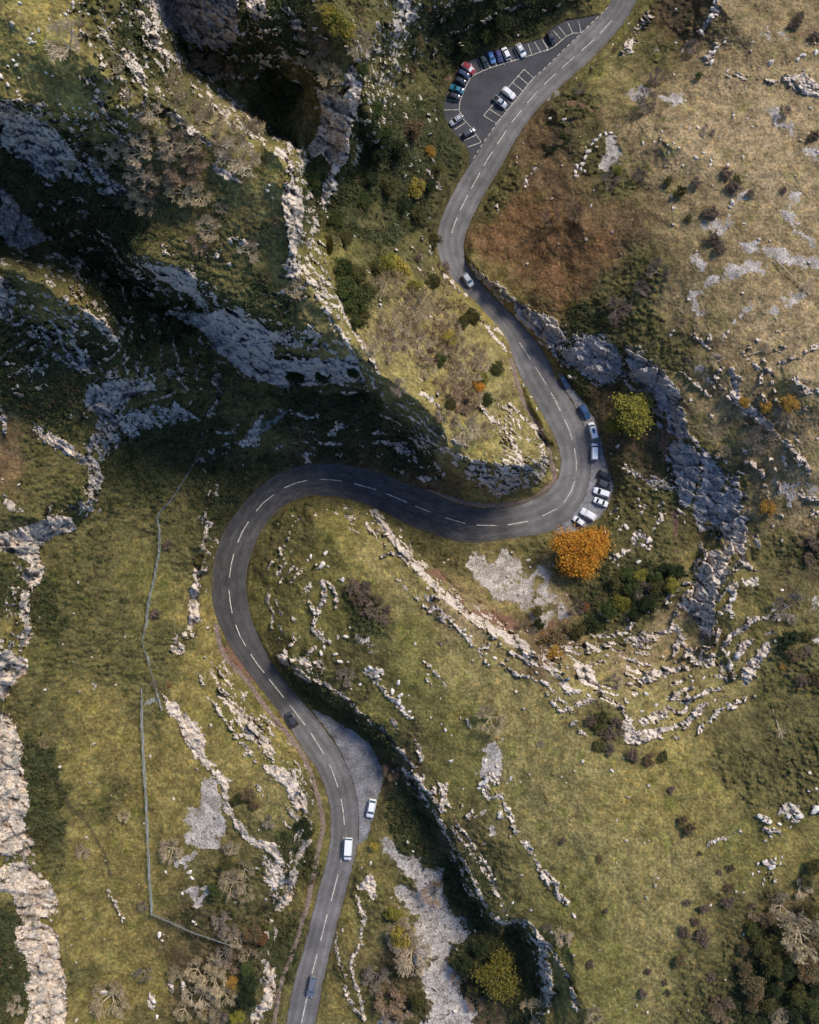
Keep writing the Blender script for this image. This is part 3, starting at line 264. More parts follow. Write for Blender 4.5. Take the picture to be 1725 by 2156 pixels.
# vegetation colour samples, some with shade put in: (u, v, kind)
PAL = dict(O=(.190,.155,.052),G=(.136,.120,.038),L=(.200,.165,.064),Y=(.166,.134,.044),B=(.275,.205,.112),b=(.212,.158,.08),R=(.160,.090,.042),r=(.130,.085,.044),D=(.042,.043,.018),M=(.102,.086,.033),K=(.080,.057,.032),S=(.030,.031,.016),W=(.185,.148,.062))  # S: scrub with shade put into its colour; D: dark scrub, in part likewise
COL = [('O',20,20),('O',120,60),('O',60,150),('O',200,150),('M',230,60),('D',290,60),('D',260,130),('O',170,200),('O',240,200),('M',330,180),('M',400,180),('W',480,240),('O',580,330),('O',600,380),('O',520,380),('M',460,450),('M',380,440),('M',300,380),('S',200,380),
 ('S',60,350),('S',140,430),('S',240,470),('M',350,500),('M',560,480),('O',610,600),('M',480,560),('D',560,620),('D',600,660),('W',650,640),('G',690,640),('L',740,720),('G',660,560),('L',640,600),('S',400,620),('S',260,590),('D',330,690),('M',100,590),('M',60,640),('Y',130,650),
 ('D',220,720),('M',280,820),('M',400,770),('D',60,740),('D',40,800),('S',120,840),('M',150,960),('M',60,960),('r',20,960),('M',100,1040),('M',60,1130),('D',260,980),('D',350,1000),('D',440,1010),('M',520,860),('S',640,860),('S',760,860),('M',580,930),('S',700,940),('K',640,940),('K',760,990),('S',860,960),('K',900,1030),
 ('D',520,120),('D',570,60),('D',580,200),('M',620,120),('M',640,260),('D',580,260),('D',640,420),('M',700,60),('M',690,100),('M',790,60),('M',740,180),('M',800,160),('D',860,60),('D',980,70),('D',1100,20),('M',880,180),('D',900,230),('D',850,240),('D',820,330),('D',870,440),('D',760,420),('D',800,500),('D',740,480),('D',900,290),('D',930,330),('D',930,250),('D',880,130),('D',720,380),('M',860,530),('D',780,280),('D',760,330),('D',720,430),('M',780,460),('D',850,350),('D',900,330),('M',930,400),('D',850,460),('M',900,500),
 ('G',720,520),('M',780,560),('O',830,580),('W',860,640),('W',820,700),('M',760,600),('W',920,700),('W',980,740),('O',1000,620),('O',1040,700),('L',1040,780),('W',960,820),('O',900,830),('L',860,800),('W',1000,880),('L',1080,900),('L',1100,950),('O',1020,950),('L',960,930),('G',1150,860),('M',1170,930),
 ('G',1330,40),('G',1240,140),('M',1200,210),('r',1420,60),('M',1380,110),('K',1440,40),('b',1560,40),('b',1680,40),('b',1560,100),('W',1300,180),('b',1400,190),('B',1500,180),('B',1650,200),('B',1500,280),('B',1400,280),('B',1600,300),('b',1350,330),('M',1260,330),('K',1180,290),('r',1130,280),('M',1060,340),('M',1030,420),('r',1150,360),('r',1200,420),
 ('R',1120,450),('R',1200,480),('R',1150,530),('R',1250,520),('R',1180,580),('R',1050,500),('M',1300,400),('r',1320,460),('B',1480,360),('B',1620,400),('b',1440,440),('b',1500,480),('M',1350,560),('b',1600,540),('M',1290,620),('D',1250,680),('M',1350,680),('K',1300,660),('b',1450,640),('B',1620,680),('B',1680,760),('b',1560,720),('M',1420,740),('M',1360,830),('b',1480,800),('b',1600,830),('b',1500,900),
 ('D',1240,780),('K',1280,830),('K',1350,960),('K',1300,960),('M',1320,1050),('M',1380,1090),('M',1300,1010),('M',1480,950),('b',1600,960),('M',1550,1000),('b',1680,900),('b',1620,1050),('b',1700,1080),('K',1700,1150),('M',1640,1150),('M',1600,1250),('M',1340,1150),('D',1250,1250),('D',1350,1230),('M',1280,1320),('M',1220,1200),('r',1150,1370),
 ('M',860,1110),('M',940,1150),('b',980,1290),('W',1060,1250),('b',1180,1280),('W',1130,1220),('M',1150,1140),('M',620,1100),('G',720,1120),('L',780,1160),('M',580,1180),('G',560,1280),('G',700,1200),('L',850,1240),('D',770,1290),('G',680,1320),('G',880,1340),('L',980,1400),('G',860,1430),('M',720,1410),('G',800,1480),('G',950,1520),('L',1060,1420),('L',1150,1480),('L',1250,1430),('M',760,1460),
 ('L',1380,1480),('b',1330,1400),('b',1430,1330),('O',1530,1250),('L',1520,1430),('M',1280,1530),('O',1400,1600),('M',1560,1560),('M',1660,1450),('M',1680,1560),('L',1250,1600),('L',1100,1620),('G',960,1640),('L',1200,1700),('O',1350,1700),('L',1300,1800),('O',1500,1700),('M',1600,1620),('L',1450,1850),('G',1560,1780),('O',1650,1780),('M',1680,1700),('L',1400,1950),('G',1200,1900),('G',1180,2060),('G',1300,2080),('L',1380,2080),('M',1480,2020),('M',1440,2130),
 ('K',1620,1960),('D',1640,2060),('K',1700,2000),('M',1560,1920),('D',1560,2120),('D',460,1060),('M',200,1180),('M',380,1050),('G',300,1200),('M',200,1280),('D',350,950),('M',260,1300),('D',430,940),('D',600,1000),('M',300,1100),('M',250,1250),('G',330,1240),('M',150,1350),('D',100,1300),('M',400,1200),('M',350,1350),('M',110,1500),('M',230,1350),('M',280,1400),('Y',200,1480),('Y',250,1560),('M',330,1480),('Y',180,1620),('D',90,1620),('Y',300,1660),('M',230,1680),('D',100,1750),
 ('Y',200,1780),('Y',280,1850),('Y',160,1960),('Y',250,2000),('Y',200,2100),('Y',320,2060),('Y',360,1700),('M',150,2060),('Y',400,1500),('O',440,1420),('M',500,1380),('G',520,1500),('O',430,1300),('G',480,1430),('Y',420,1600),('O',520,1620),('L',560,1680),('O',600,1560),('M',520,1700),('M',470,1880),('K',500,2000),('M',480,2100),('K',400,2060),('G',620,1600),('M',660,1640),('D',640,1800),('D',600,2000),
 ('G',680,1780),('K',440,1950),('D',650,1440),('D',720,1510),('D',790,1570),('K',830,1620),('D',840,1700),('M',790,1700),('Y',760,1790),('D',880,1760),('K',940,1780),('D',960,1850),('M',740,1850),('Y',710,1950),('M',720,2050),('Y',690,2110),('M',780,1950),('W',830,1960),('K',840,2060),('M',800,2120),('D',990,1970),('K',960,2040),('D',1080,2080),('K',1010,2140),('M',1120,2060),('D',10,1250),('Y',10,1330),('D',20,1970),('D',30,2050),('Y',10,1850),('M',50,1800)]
# ---------------------------------------------------------------- terrain solve
U0, V0, ST = -140.0, -140.0, 4.0
NU, NV = 502, 610
def resample(p, step):
    p = np.array(p, float); d = np.hypot(*np.diff(p, axis=0).T); s = np.r_[0, np.cumsum(d)]
    n = max(2, int(s[-1]/step)+1); t = np.linspace(0, s[-1], n)
    return np.c_[np.interp(t, s, p[:, 0]), np.interp(t, s, p[:, 1])], t/s[-1], s/s[-1]
def smooth(p, it):
    p = p.copy()
    for _ in range(it): p[1:-1] = p[1:-1]*.5+(p[:-2]+p[2:])*.25
    return p
def near(P, line):
    """nearest point on polyline for each P"""
    a, b = line[:-1], line[1:]; d = b-a; L = (d*d).sum(1)+1e-9
    t = np.clip(((P[:, None]-a)*d).sum(2)/L, 0, 1); q = a+d*t[..., None]; e = ((P[:, None]-q)**2).sum(2); k = e.argmin(1)
    return q[np.arange(len(P)), k], np.sqrt(e.min(1))
rl = smooth(resample(ROAD_L, 6)[0], 6); rr = smooth(resample(ROAD_R, 6)[0], 6)
mid = smooth((rl+near(rl, rr)[0])/2, 20); mid = resample(mid, 5)[0]; mid = smooth(mid, 6)
RL, RR = smooth(near(mid, rl)[0], 3), smooth(near(mid, rr)[0], 3); mid = (RL+RR)/2
hp = np.array([p for p, h in ROAD_H], float); hh = np.array([h for p, h in ROAD_H], float)
ki = np.array([((mid-p)**2).sum(1).argmin() for p in hp]); RH = np.interp(np.arange(len(mid)), ki, hh)
for _ in range(40): RH[1:-1] = RH[1:-1]*.5+(RH[:-2]+RH[2:])*.25
def road_h(P):
    P = np.atleast_2d(np.array(P, float)); d = ((P[:, None]-mid)**2).sum(2); w = 1/(d+30)**2; return (w*RH).sum(1)/w.sum(1)
def inpoly(poly, u, v):
    p = np.array(poly, float); r = np.zeros(u.shape, bool); n = len(p)
    x0, x1, y0, y1 = p[:, 0].min(), p[:, 0].max(), p[:, 1].min(), p[:, 1].max()
    b = (u >= x0) & (u <= x1) & (v >= y0) & (v <= y1)
    if not b.any(): return r
    x, y = u[b], v[b]; c = np.zeros(x.shape, bool)
    for i in range(n):
        xa, ya = p[i]; xb, yb = p[(i+1) % n]
        if ya == yb: continue
        c ^= ((ya > y) != (yb > y)) & (x < (xb-xa)*(y-ya)/(yb-ya)+xa)
    r[b] = c; return r
def bil(A, u, v, u0=U0, v0=V0, st=ST):
    x = np.clip((u-u0)/st, 0, A.shape[1]-1.001); y = np.clip((v-v0)/st, 0, A.shape[0]-1.001)
    i = x.astype(int); j = y.astype(int); fx = x-i; fy = y-j
    return A[j, i]*(1-fx)*(1-fy)+A[j, i+1]*fx*(1-fy)+A[j+1, i]*(1-fx)*fy+A[j+1, i+1]*fx*fy
def blur(A, n):
    for _ in range(n):
        B = np.pad(A, 1, mode='edge'); A = (B[:-2, 1:-1]+B[2:, 1:-1]+B[1:-1, :-2]+B[1:-1, 2:]+4*A)/8
    return A
gu, gv = np.meshgrid(U0+ST*np.arange(NU), V0+ST*np.arange(NV))
pts, hs = [], []
for h, p in HL:
    q, t, s = resample(p, 2.0); pts.append(q); hs.append(np.interp(t, s, h))
pts = np.vstack(pts); hs = np.concatenate(hs)
ribbon = list(map(tuple, RL))+list(map(tuple, RR[::-1]))
flat = inpoly(ribbon, gu, gv); parkm = inpoly(PARK, gu, gv); layE = inpoly(LAYBY_E, gu, gv); layS = inpoly(LAYBY_S, gu, gv)
flatall = flat | parkm | layE | layS
FH = np.zeros(gu.shape); ii = np.where(flatall); q = np.c_[gu[ii], gv[ii]]
FH[ii] = np.concatenate([road_h(q[k:k+4000]) for k in range(0, len(q), 4000)])
# verge on both sides of the road, at road height
vm = np.vstack([resample(T(7,690,30,760,75,850,120,1000,165,1130,210,1290,220,1430,195,1600,180,1725,160),2)[0]]+[resample(p, 2)[0] for p in (PATH1, PATH2)])
vh = road_h(vm)+0.15
def solve(level):
    f = 2**level; nu, nv = (NU+f-1)//f+1, (NV+f-1)//f+1; st = ST*f
    S = np.zeros((nv, nu)); W = np.zeros((nv, nu))
    def put(P, h):
        i = np.round((P[:, 0]-U0)/st).astype(int); j = np.round((P[:, 1]-V0)/st).astype(int); ok = (i >= 0) & (j >= 0) & (i < nu) & (j < nv)
        np.add.at(S, (j[ok], i[ok]), h[ok]); np.add.at(W, (j[ok], i[ok]), 1)
    put(pts, hs); put(vm, vh); put(q, FH[ii])
    m = W > 0; return S/np.maximum(W, 1), m, st
A = None
for lev in (5, 4, 3, 2, 1, 0):
    S, m, st = solve(lev); nv, nu = S.shape
    if A is None: A = np.full(S.shape, 40.0)
    else:
        x, y = np.meshgrid(np.arange(nu)/2.0, np.arange(nv)/2.0); A = bil(A, x, y, 0, 0, 1)
    if lev == 0: S[:NV, :NU] = np.where(flatall, FH, S[:NV, :NU]); m[:NV, :NU] |= flatall
    A[m] = S[m]
    for it in range(260):
        B = np.pad(A, 1, mode='edge'); A = (B[:-2, 1:-1]+B[2:, 1:-1]+B[1:-1, :-2]+B[1:-1, 2:])/4; A[m] = S[m]
HT = A[:NV, :NU]
near_flat = blur(flatall.astype(float), 30)
_b = blur(HT, 12); _gy, _gx = np.gradient(_b); _g = np.hypot(_gx, _gy)
for _ in range(16): _p = np.pad(_g, 1, mode='edge'); _g = np.maximum.reduce([_p[1:-1, 1:-1], _p[:-2, 1:-1], _p[2:, 1:-1], _p[1:-1, :-2], _p[1:-1, 2:]])
_g = blur(_g, 40)
HT = HT+(blur(HT, 120)-HT)*(1-sstep(.25, .6, _g))*(1-sstep(.0, .25, near_flat))
HT = np.where(flatall, HT, blur(HT, 2))
# nothing may hang over what is below it: along every ray from the point under the camera, ground distance keeps growing
th = np.linspace(0, 2*np.pi, 1800, endpoint=False); rad = np.arange(2, 1560, 3.0); RT, TT = np.meshgrid(rad, th)
PU, PV = CU+RT*np.cos(TT), CV+RT*np.sin(TT); P = bil(HT, PU, PV); rho = np.maximum.accumulate(RT*(HC-P)*np.maximum(1, 1+0*RT), axis=1)
rho = np.maximum.accumulate(rho+RT*0.6, axis=1)-RT*0.6
PC = HC-rho/RT; dP = np.minimum(PC-P, 0)
ang = np.mod(np.arctan2(gv-CV, gu-CU), 2*np.pi)/(2*np.pi)*1800; rg = (np.hypot(gu-CU, gv-CV)-2)/3
dP = np.vstack([dP, dP[:1]]); HT = HT+bil(dP, rg, ang, 0, 0, 1)
print('overhang fix: min', dP.min(), 'share', (dP < -.5).mean())
# ---------------------------------------------------------------- fine grid
core_u = np.arange(-60, 1790, 2.0); core_v = np.arange(-60, 2220, 2.0)
grow = np.cumsum(np.r_[np.linspace(4, 60, 24), 60*1.45**np.arange(1, 11)]); NG = len(grow)
au = np.r_[(core_u[0]-grow)[::-1], core_u, core_u[-1]+grow]; av = np.r_[(core_v[0]-grow)[::-1], core_v, core_v[-1]+grow]
GU, GV = np.meshgrid(au, av)
nf = bil(near_flat, GU, GV)
keep = 1-sstep(.03, .35, nf)
def noiseD(s, sc, o=4): return fbm(GU/sc, GV/sc, s, o)
wu = noiseD(11, 42)*12*keep; wv = noiseD(12, 42)*12*keep
WU, WV = GU+wu, GV+wv
H = bil(HT, WU, WV)
def layer(polys):
    m = np.zeros((NV*2, NU*2)); gx, gy = np.meshgrid(U0+2.0*np.arange(NU*2), V0+2.0*np.arange(NV*2))
    for s, p in polys:
        p = np.array(p); x0, y0 = p.min(0)-4; x1, y1 = p.max(0)+4
        i0, i1 = max(0, int((x0-U0)/2)), min(NU*2, int((x1-U0)/2)+2); j0, j1 = max(0, int((y0-V0)/2)), min(NV*2, int((y1-V0)/2)+2)
        if i1 <= i0 or j1 <= j0: continue
        sub = inpoly(p, gx[j0:j1, i0:i1], gy[j0:j1, i0:i1])*s; m[j0:j1, i0:i1] = np.maximum(m[j0:j1, i0:i1], sub)
    return m
def lines(m, ls):
    for hw, s, p in ls:
        q = resample(p, 1.5)[0]
        for x, y in q:
            r = int(hw/2)+2; i = int(round((x-U0)/2)); j = int(round((y-V0)/2))
            if i-r < 0 or j-r < 0 or i+r+1 > m.shape[1] or j+r+1 > m.shape[0]: continue
            a, b = np.meshgrid(np.arange(-r, r+1), np.arange(-r, r+1)); k = s*(np.hypot(a, b)*2 <= hw)
            m[j-r:j+r+1, i-r:i+r+1] = np.maximum(m[j-r:j+r+1, i-r:i+r+1], k)
    return m
def samp(m, b, wu_, wv_): return bil(blur(m, b), GU+wu_, GV+wv_, U0, V0, 2.0)
w2u, w2v = wu*.5+noiseD(13, 9, 3)*5, wv*.5+noiseD(14, 9, 3)*5
rockP = samp(layer(ROCK), 3, w2u, w2v); rockL = samp(lines(np.zeros((NV*2, NU*2)), LEDGE), 1, w2u*.7, w2v*.7)
scree = samp(layer(SCREE), 50, w2u*1.6, w2v*1.6); earth = samp(layer(EARTH), 5, w2u*1.3, w2v*1.3)
grav = samp(layer([(1, LAYBY_E), (1, LAYBY_S)]), 3, noiseD(15, 12)*5, noiseD(16, 12)*5)
offroad = 1-samp(layer([(1, ribbon), (1, PARK)]), 1, 0*w2u, 0*w2v)
XW = (GU-CU)*(HC-H)/F; YW = -(GV-CV)*(HC-H)/F
# break-up of rock by blocky noise, long in the direction of the beds
PX, PY = GU*.118, -GV*.118; _a = np.where((GU < 260) & (GV > 1150), R(8), np.where(GU+wu*4 > 1190, R(28), R(45))); ca, sa = np.cos(_a), np.sin(_a); BX, BY = (PX*ca-PY*sa), (PX*sa+PY*ca)
n0 = fbm(PX/6, PY/6, 24, 3); _gy, _gx = np.gradient(blur(H, 3)); slp0 = np.hypot(_gx/np.maximum(.05, np.abs(np.gradient(XW, axis=1))), _gy/np.maximum(.05, np.abs(np.gradient(YW, axis=0))))
st0 = blur(sstep(.9, 2.4, slp0)*keep, 6); tB = (H+n0*3.0)/5.0; fB = tB-np.floor(tB); H = H+st0*(sstep(.42, .95, fB)-fB)*5.0*.5; tread = st0*(1-sstep(.30, .50, fB))*sstep(.02, .12, fB)
XW = (GU-CU)*(HC-H)/F; YW = -(GV-CV)*(HC-H)/F
n_m = fbm(PX/5, PY/5, 21, 4); n_f = fbm(PX/1.1, PY/1.1, 22, 3); n_b = fbm(BX/5.0, BY/1.6, 23, 4)
rk = np.maximum(rockP*1.0+n_b*.55+n_f*.35-.10*(1-rockP), rockL*1.05+n_f*.9-.12)
rk = np.where(np.maximum(rockP, rockL) > .04, rk, 0)
# natural limestone ledges where the ground is steep
gy_, gx_ = np.gradient(blur(H, 2)); dx = np.gradient(XW, axis=1); dy = np.gradient(YW, axis=0)
slope = np.hypot(gx_/np.maximum(.05, np.abs(dx)), gy_/np.maximum(.05, np.abs(dy)))
rk = np.maximum(rk, sstep(2.2, 7.0, slope)*(.45+n_b*.8+n_f*.4)*keep)
f1, f2, cv, t1_ = worley(BX/2.1+n_f*.2, BY/1.05+n_m*.3, 31); g1, g2, cv2, t2_ = worley(BX/1.0+n_f*.2, BY/.65, 32); k1, k2, cv3, t3_ = worley(BX/5.5+n_m*.4, BY/3.0+n_m*.3, 36)
solid = sstep(.55, 1.0, blur(rockP, 10)); rk = rk-tread*(.08+.42*sstep(.0, .25, n_b))
rk = rk+(1-solid)*((cv-.5)*.75+(cv2-.5)*.35+.06-.5*(sstep(.16, .04, f2-f1))-.25*sstep(.12, .03, g2-g1)); rk = np.where(np.maximum(rockP, rockL)+sstep(1.6, 4, slope) > .04, rk, 0)
tm = samp(layer([(s_, p_) for s_, p_ in TERR]), 10, w2u*2, w2v*2); tf = (H+fbm(XW/14, YW/14, 26, 3)*2.6)/1.9; tf = tf-np.floor(tf)
gate = sstep(.0, .22, fbm(XW/7, YW/7, 27, 3)+.15); tr_ = tm*sstep(.24, .40, tf)*(1-sstep(.60, .74, tf))*gate*keep*sstep(.12, .3, slope)
rk = np.maximum(rk, np.where(tr_ > .05, tr_*1.0+(cv-.5)*.4+(cv2-.5)*.25-.35*sstep(.10, .03, f2-f1)-.08, 0))
rock = sstep(.36, .50, rk)*sstep(.2, .8, offroad)
veg = 1-rock
scr = sstep(.15, 1.15, scree*1.7+n_m*1.3+fbm(PX/2.2, PY/2.2, 28, 3)*.9+n_f*.6-.22)*veg*(scree > .02)
ear = sstep(.25, .65, earth+n_f*.5)*veg*(earth > .02)
# relief
strata = (H+n_m*1.5)/1.7; st_ = strata-np.floor(strata); terr = (sstep(.55, .95, st_)-st_)*1.7
steep = sstep(.15, 1.2, slope)
amp = keep*sstep(.1, .5, rock)
H2 = H+amp*((cv-.5)*.8*(.42+.58*steep)+t1_*(.45+.7*steep)+t2_*.35+t3_*2.0*(.2+steep)+(cv3-.5)*1.6*steep-.45*sstep(.08, .015, f2-f1)-.9*steep*sstep(.06, .01, k2-k1)+(cv2-.5)*.2+n_m*(.9*steep+.25)+.35)
tl = fbm(XW/9, YW/9, 41, 3); tus = np.abs(fbm(XW/.9, YW/.9, 42, 3)); scrubby = np.clip(bil(blur(np.zeros((NV, NU)), 0), GU, GV), 0, 1)
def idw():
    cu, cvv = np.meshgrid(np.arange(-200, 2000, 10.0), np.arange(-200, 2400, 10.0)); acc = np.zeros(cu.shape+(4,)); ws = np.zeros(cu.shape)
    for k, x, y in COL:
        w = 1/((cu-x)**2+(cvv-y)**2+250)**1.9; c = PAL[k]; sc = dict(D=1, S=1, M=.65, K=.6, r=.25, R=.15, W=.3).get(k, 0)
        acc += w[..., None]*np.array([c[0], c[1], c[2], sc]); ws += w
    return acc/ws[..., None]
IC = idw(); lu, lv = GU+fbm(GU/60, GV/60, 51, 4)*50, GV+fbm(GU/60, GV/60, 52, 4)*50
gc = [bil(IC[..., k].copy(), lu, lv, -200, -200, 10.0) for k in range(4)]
scrubby = np.clip(gc[3]+(fbm(XW/14, YW/14, 53, 4))*.55, 0, 1); scrubby = sstep(.3, .8, scrubby)*veg*(1-scr)*keep
s1, s2, sv, _t = worley(XW/1.5+n_f*.4, YW/1.2+n_m*.3, 33); u1, u2, uv_, _t = worley(XW/.7, YW/.7, 34)
bush = np.clip(1-s1*1.25, 0, 1)*(.4+.9*sv)+np.clip(1-u1*1.2, 0, 1)*.35
H2 = H2+keep*veg*(tl*.9+(tus-.3)*.32*(1-scr)+fbm(XW/.45, YW/.6, 44, 2)*.11*(1-scr)+scrubby*bush*.8)
H2 = H2+keep*scr*(g2-g1-.3)*.12
H2 = H2-(1-offroad)*.45*sstep(.3, .9, 1-offroad)
# scatter of small stones standing out of the turf: part of the ground
near_rock = np.clip(blur((rock > .5).astype(float), 14)*3, 0, 1)
q1, q2, qv, _t = worley(XW/1.5, YW/1.5, 35)
dens = .015+.16*near_rock+.05*(1-scrubby)*sstep(.1, .5, scree)
spk = ((qv < dens) & (q1 < .10+.16*RV[(qv*3000).astype(int) % 4096])).astype(float)*keep*veg
H2 = H2+spk*.35; rock = np.maximum(rock, spk)
X2 = (GU-CU)*(HC-H2)/F; Y2 = -(GV-CV)*(HC-H2)/F
nrow, ncol = GU.shape
co = np.stack([X2, Y2, H2], -1).reshape(-1, 3).astype(np.float32)
idx = np.arange(nrow*ncol).reshape(nrow, ncol)
quads = np.stack([idx[:-1, :-1], idx[1:, :-1], idx[1:, 1:], idx[:-1, 1:]], -1).reshape(-1, 4)
fr = (rock[:-1, :-1]+rock[1:, 1:]).ravel()/2; fs = (np.maximum(scr, grav)[:-1, :-1]+np.maximum(scr, grav)[1:, 1:]).ravel()/2
vt = .78+.5*fbm(XW/3.2, YW/3.2, 61, 3)
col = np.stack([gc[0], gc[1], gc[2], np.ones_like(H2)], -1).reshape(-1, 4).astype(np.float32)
mk = np.stack([rock, scr, ear, grav], -1).reshape(-1, 4).astype(np.float32)
mk2 = np.stack([scrubby, samp(lines(np.zeros((NV*2, NU*2)), TRACK), 1, w2u*.8, w2v*.8), np.clip(samp(layer(SHADE_ROCK), 14, w2u, w2v)+n_m*.4*(samp(layer(SHADE_ROCK), 14, w2u, w2v) > .05), 0, 1), np.ones_like(H2)], -1).reshape(-1, 4).astype(np.float32)

# ---------------------------------------------------------------- materials
class NT:
    def __init__(s, name):
        s.m = bpy.data.materials.new(name); s.m.use_nodes = True; s.t = s.m.node_tree; s.n = s.t.nodes; s.b = s.n['Principled BSDF']
        s.b.inputs['Roughness'].default_value = .9; s.b.inputs['Specular IOR Level'].default_value = .15
        s.geo = s.n.new('ShaderNodeNewGeometry').outputs['Position']
    def link(s, a, b): s.t.links.new(a, b)
    def put(s, sock, v):
        if hasattr(v, 'links'): s.link(v, sock)
        elif isinstance(v, (tuple, list)): sock.default_value = tuple(v)+((1,) if len(v) == 3 and len(sock.default_value) == 4 else ())
        else: sock.default_value = v
    def noise(s, scale, det=3, rough=.6, vec=None, dist=0):
        n = s.n.new('ShaderNodeTexNoise'); n.inputs['Scale'].default_value = scale; n.inputs['Detail'].default_value = det; n.inputs['Roughness'].default_value = rough
        n.inputs['Distortion'].default_value = dist; s.link(vec or s.geo, n.inputs['Vector']); return n.outputs[0]
    def vor(s, scale, feat='F1', out=0, vec=None):
        n = s.n.new('ShaderNodeTexVoronoi'); n.feature = feat; n.inputs['Scale'].default_value = scale; s.link(vec or s.geo, n.inputs['Vector']); return n.outputs[out]
    def math(s, op, a, b=0, c=0):
        n = s.n.new('ShaderNodeMath'); n.operation = op
        s.put(n.inputs[0], a); s.put(n.inputs[1], b); s.put(n.inputs[2], c); return n.outputs[0]
    def ramp(s, f, a, b, lo=0.0, hi=1.0):
        n = s.n.new('ShaderNodeMapRange'); n.interpolation_type = 'SMOOTHSTEP'; s.put(n.inputs[0], f); n.inputs[1].default_value = a; n.inputs[2].default_value = b; n.inputs[3].default_value = lo; n.inputs[4].default_value = hi; return n.outputs[0]
    def mix(s, f, a, b, mode='MIX'):
        n = s.n.new('ShaderNodeMix'); n.data_type = 'RGBA'; n.blend_type = mode; n.clamp_factor = True
        s.put(n.inputs[0], f); s.put(n.inputs[6], a); s.put(n.inputs[7], b); return n.outputs[2]
    def gain(s, c, f):
        n = s.n.new('ShaderNodeVectorMath'); n.operation = 'SCALE'; s.put(n.inputs[0], c); s.put(n.inputs[3], f); return n.outputs[0]
    def attr(s, name):
        n = s.n.new('ShaderNodeAttribute'); n.attribute_name = name; return n
    def sep(s, c):
        n = s.n.new('ShaderNodeSeparateColor'); s.link(c, n.inputs[0]); return n.outputs
    def bump(s, h, d, st=1.0):
        n = s.n.new('ShaderNodeBump'); n.inputs['Distance'].default_value = d; n.inputs['Strength'].default_value = st; s.link(h, n.inputs['Height']); s.link(n.outputs[0], s.b.inputs['Normal'])
    def scaled(s, sc, rot=(0, 0, 0)):
        n = s.n.new('ShaderNodeMapping'); n.inputs['Scale'].default_value = sc; n.inputs['Rotation'].default_value = rot; s.link(s.geo, n.inputs[0]); return n.outputs[0]
    def base(s, c): s.put(s.b.inputs['Base Color'], c); return s.m
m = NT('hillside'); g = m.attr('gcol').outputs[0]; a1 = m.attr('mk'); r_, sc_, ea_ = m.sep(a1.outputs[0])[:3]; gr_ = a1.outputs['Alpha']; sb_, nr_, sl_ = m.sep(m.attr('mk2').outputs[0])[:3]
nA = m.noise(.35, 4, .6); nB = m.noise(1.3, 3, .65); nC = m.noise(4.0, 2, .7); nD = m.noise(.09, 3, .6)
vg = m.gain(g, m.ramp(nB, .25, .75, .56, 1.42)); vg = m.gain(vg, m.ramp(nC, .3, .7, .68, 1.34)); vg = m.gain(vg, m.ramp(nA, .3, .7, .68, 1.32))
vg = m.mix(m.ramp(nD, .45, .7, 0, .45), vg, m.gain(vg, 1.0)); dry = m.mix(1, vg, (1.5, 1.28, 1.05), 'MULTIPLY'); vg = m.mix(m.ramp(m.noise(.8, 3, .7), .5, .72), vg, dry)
grn = m.mix(1, vg, (.78, .90, .66), 'MULTIPLY'); vg = m.mix(m.ramp(m.noise(.22, 4, .65), .52, .7), vg, grn)
scrubc = m.mix(m.ramp(nC, .45, .7), (.028, .036, .014), (.11, .13, .035)); vg = m.mix(m.math('MULTIPLY', sb_, .45), vg, m.mix(.5, vg, scrubc))
bed = m.scaled((.5, 1.3, .9), (0, 0, R(-45)))
r1 = m.noise(.5, 5, .65, bed); r2 = m.noise(2.2, 4, .7, bed); r3 = m.noise(.12, 4, .6)
rc = m.mix(m.ramp(r1, .30, .56), (.27, .245, .225), (.78, .655, .535)); rc = m.mix(m.ramp(r2, .5, .75, 0, .7), rc, (.92, .80, .68)); rc = m.mix(m.ramp(r2, .28, .42, .75, 0), rc, (.10, .095, .09))
rc = m.mix(m.ramp(r3, .52, .66, 0, .55), rc, m.gain(rc, .55)); rc = m.mix(m.ramp(m.noise(.2, 3), .56, .7, 0, .4), rc, (.40, .27, .17)); ck = m.vor(.9, 'DISTANCE_TO_EDGE', 0, m.scaled((1, 2.0, 1), (0, 0, R(-45)))); rc = m.mix(m.ramp(ck, 0, .07, .65, 0), rc, (.06, .055, .05))
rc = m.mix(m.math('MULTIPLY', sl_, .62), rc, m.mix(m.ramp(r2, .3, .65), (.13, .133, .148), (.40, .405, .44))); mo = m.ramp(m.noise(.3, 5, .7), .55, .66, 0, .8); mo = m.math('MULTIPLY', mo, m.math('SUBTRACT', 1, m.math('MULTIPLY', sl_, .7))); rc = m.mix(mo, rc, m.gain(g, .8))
s1_ = m.noise(3.2, 2, .7); sc1 = m.mix(m.ramp(s1_, .35, .65), (.27, .24, .21), (.66, .585, .51)); sc1 = m.mix(m.ramp(m.noise(.35, 4, .7), .42, .62, 0, .75), sc1, m.mix(m.ramp(s1_, .4, .6), (.15, .125, .10), (.30, .265, .23))); sc1 = m.mix(m.ramp(m.noise(.9, 4, .75), .54, .66, 0, .85), sc1, vg)
ec = m.mix(m.ramp(nC, .35, .65), (.12, .062, .036), (.25, .145, .10)); gv1 = m.mix(m.ramp(s1_, .3, .7), (.115, .112, .12), (.26, .25, .25)); gv1 = m.gain(gv1, m.ramp(m.noise(.3, 4), .3, .7, .65, 1.3))
vg = m.mix(m.math('MULTIPLY', nr_, .8), vg, (.055, .042, .025))
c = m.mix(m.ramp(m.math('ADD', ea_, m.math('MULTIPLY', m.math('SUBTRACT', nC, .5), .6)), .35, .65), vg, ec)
c = m.mix(m.ramp(m.math('ADD', sc_, m.math('MULTIPLY', m.math('SUBTRACT', nC, .5), 1.5)), .3, .7), c, sc1)
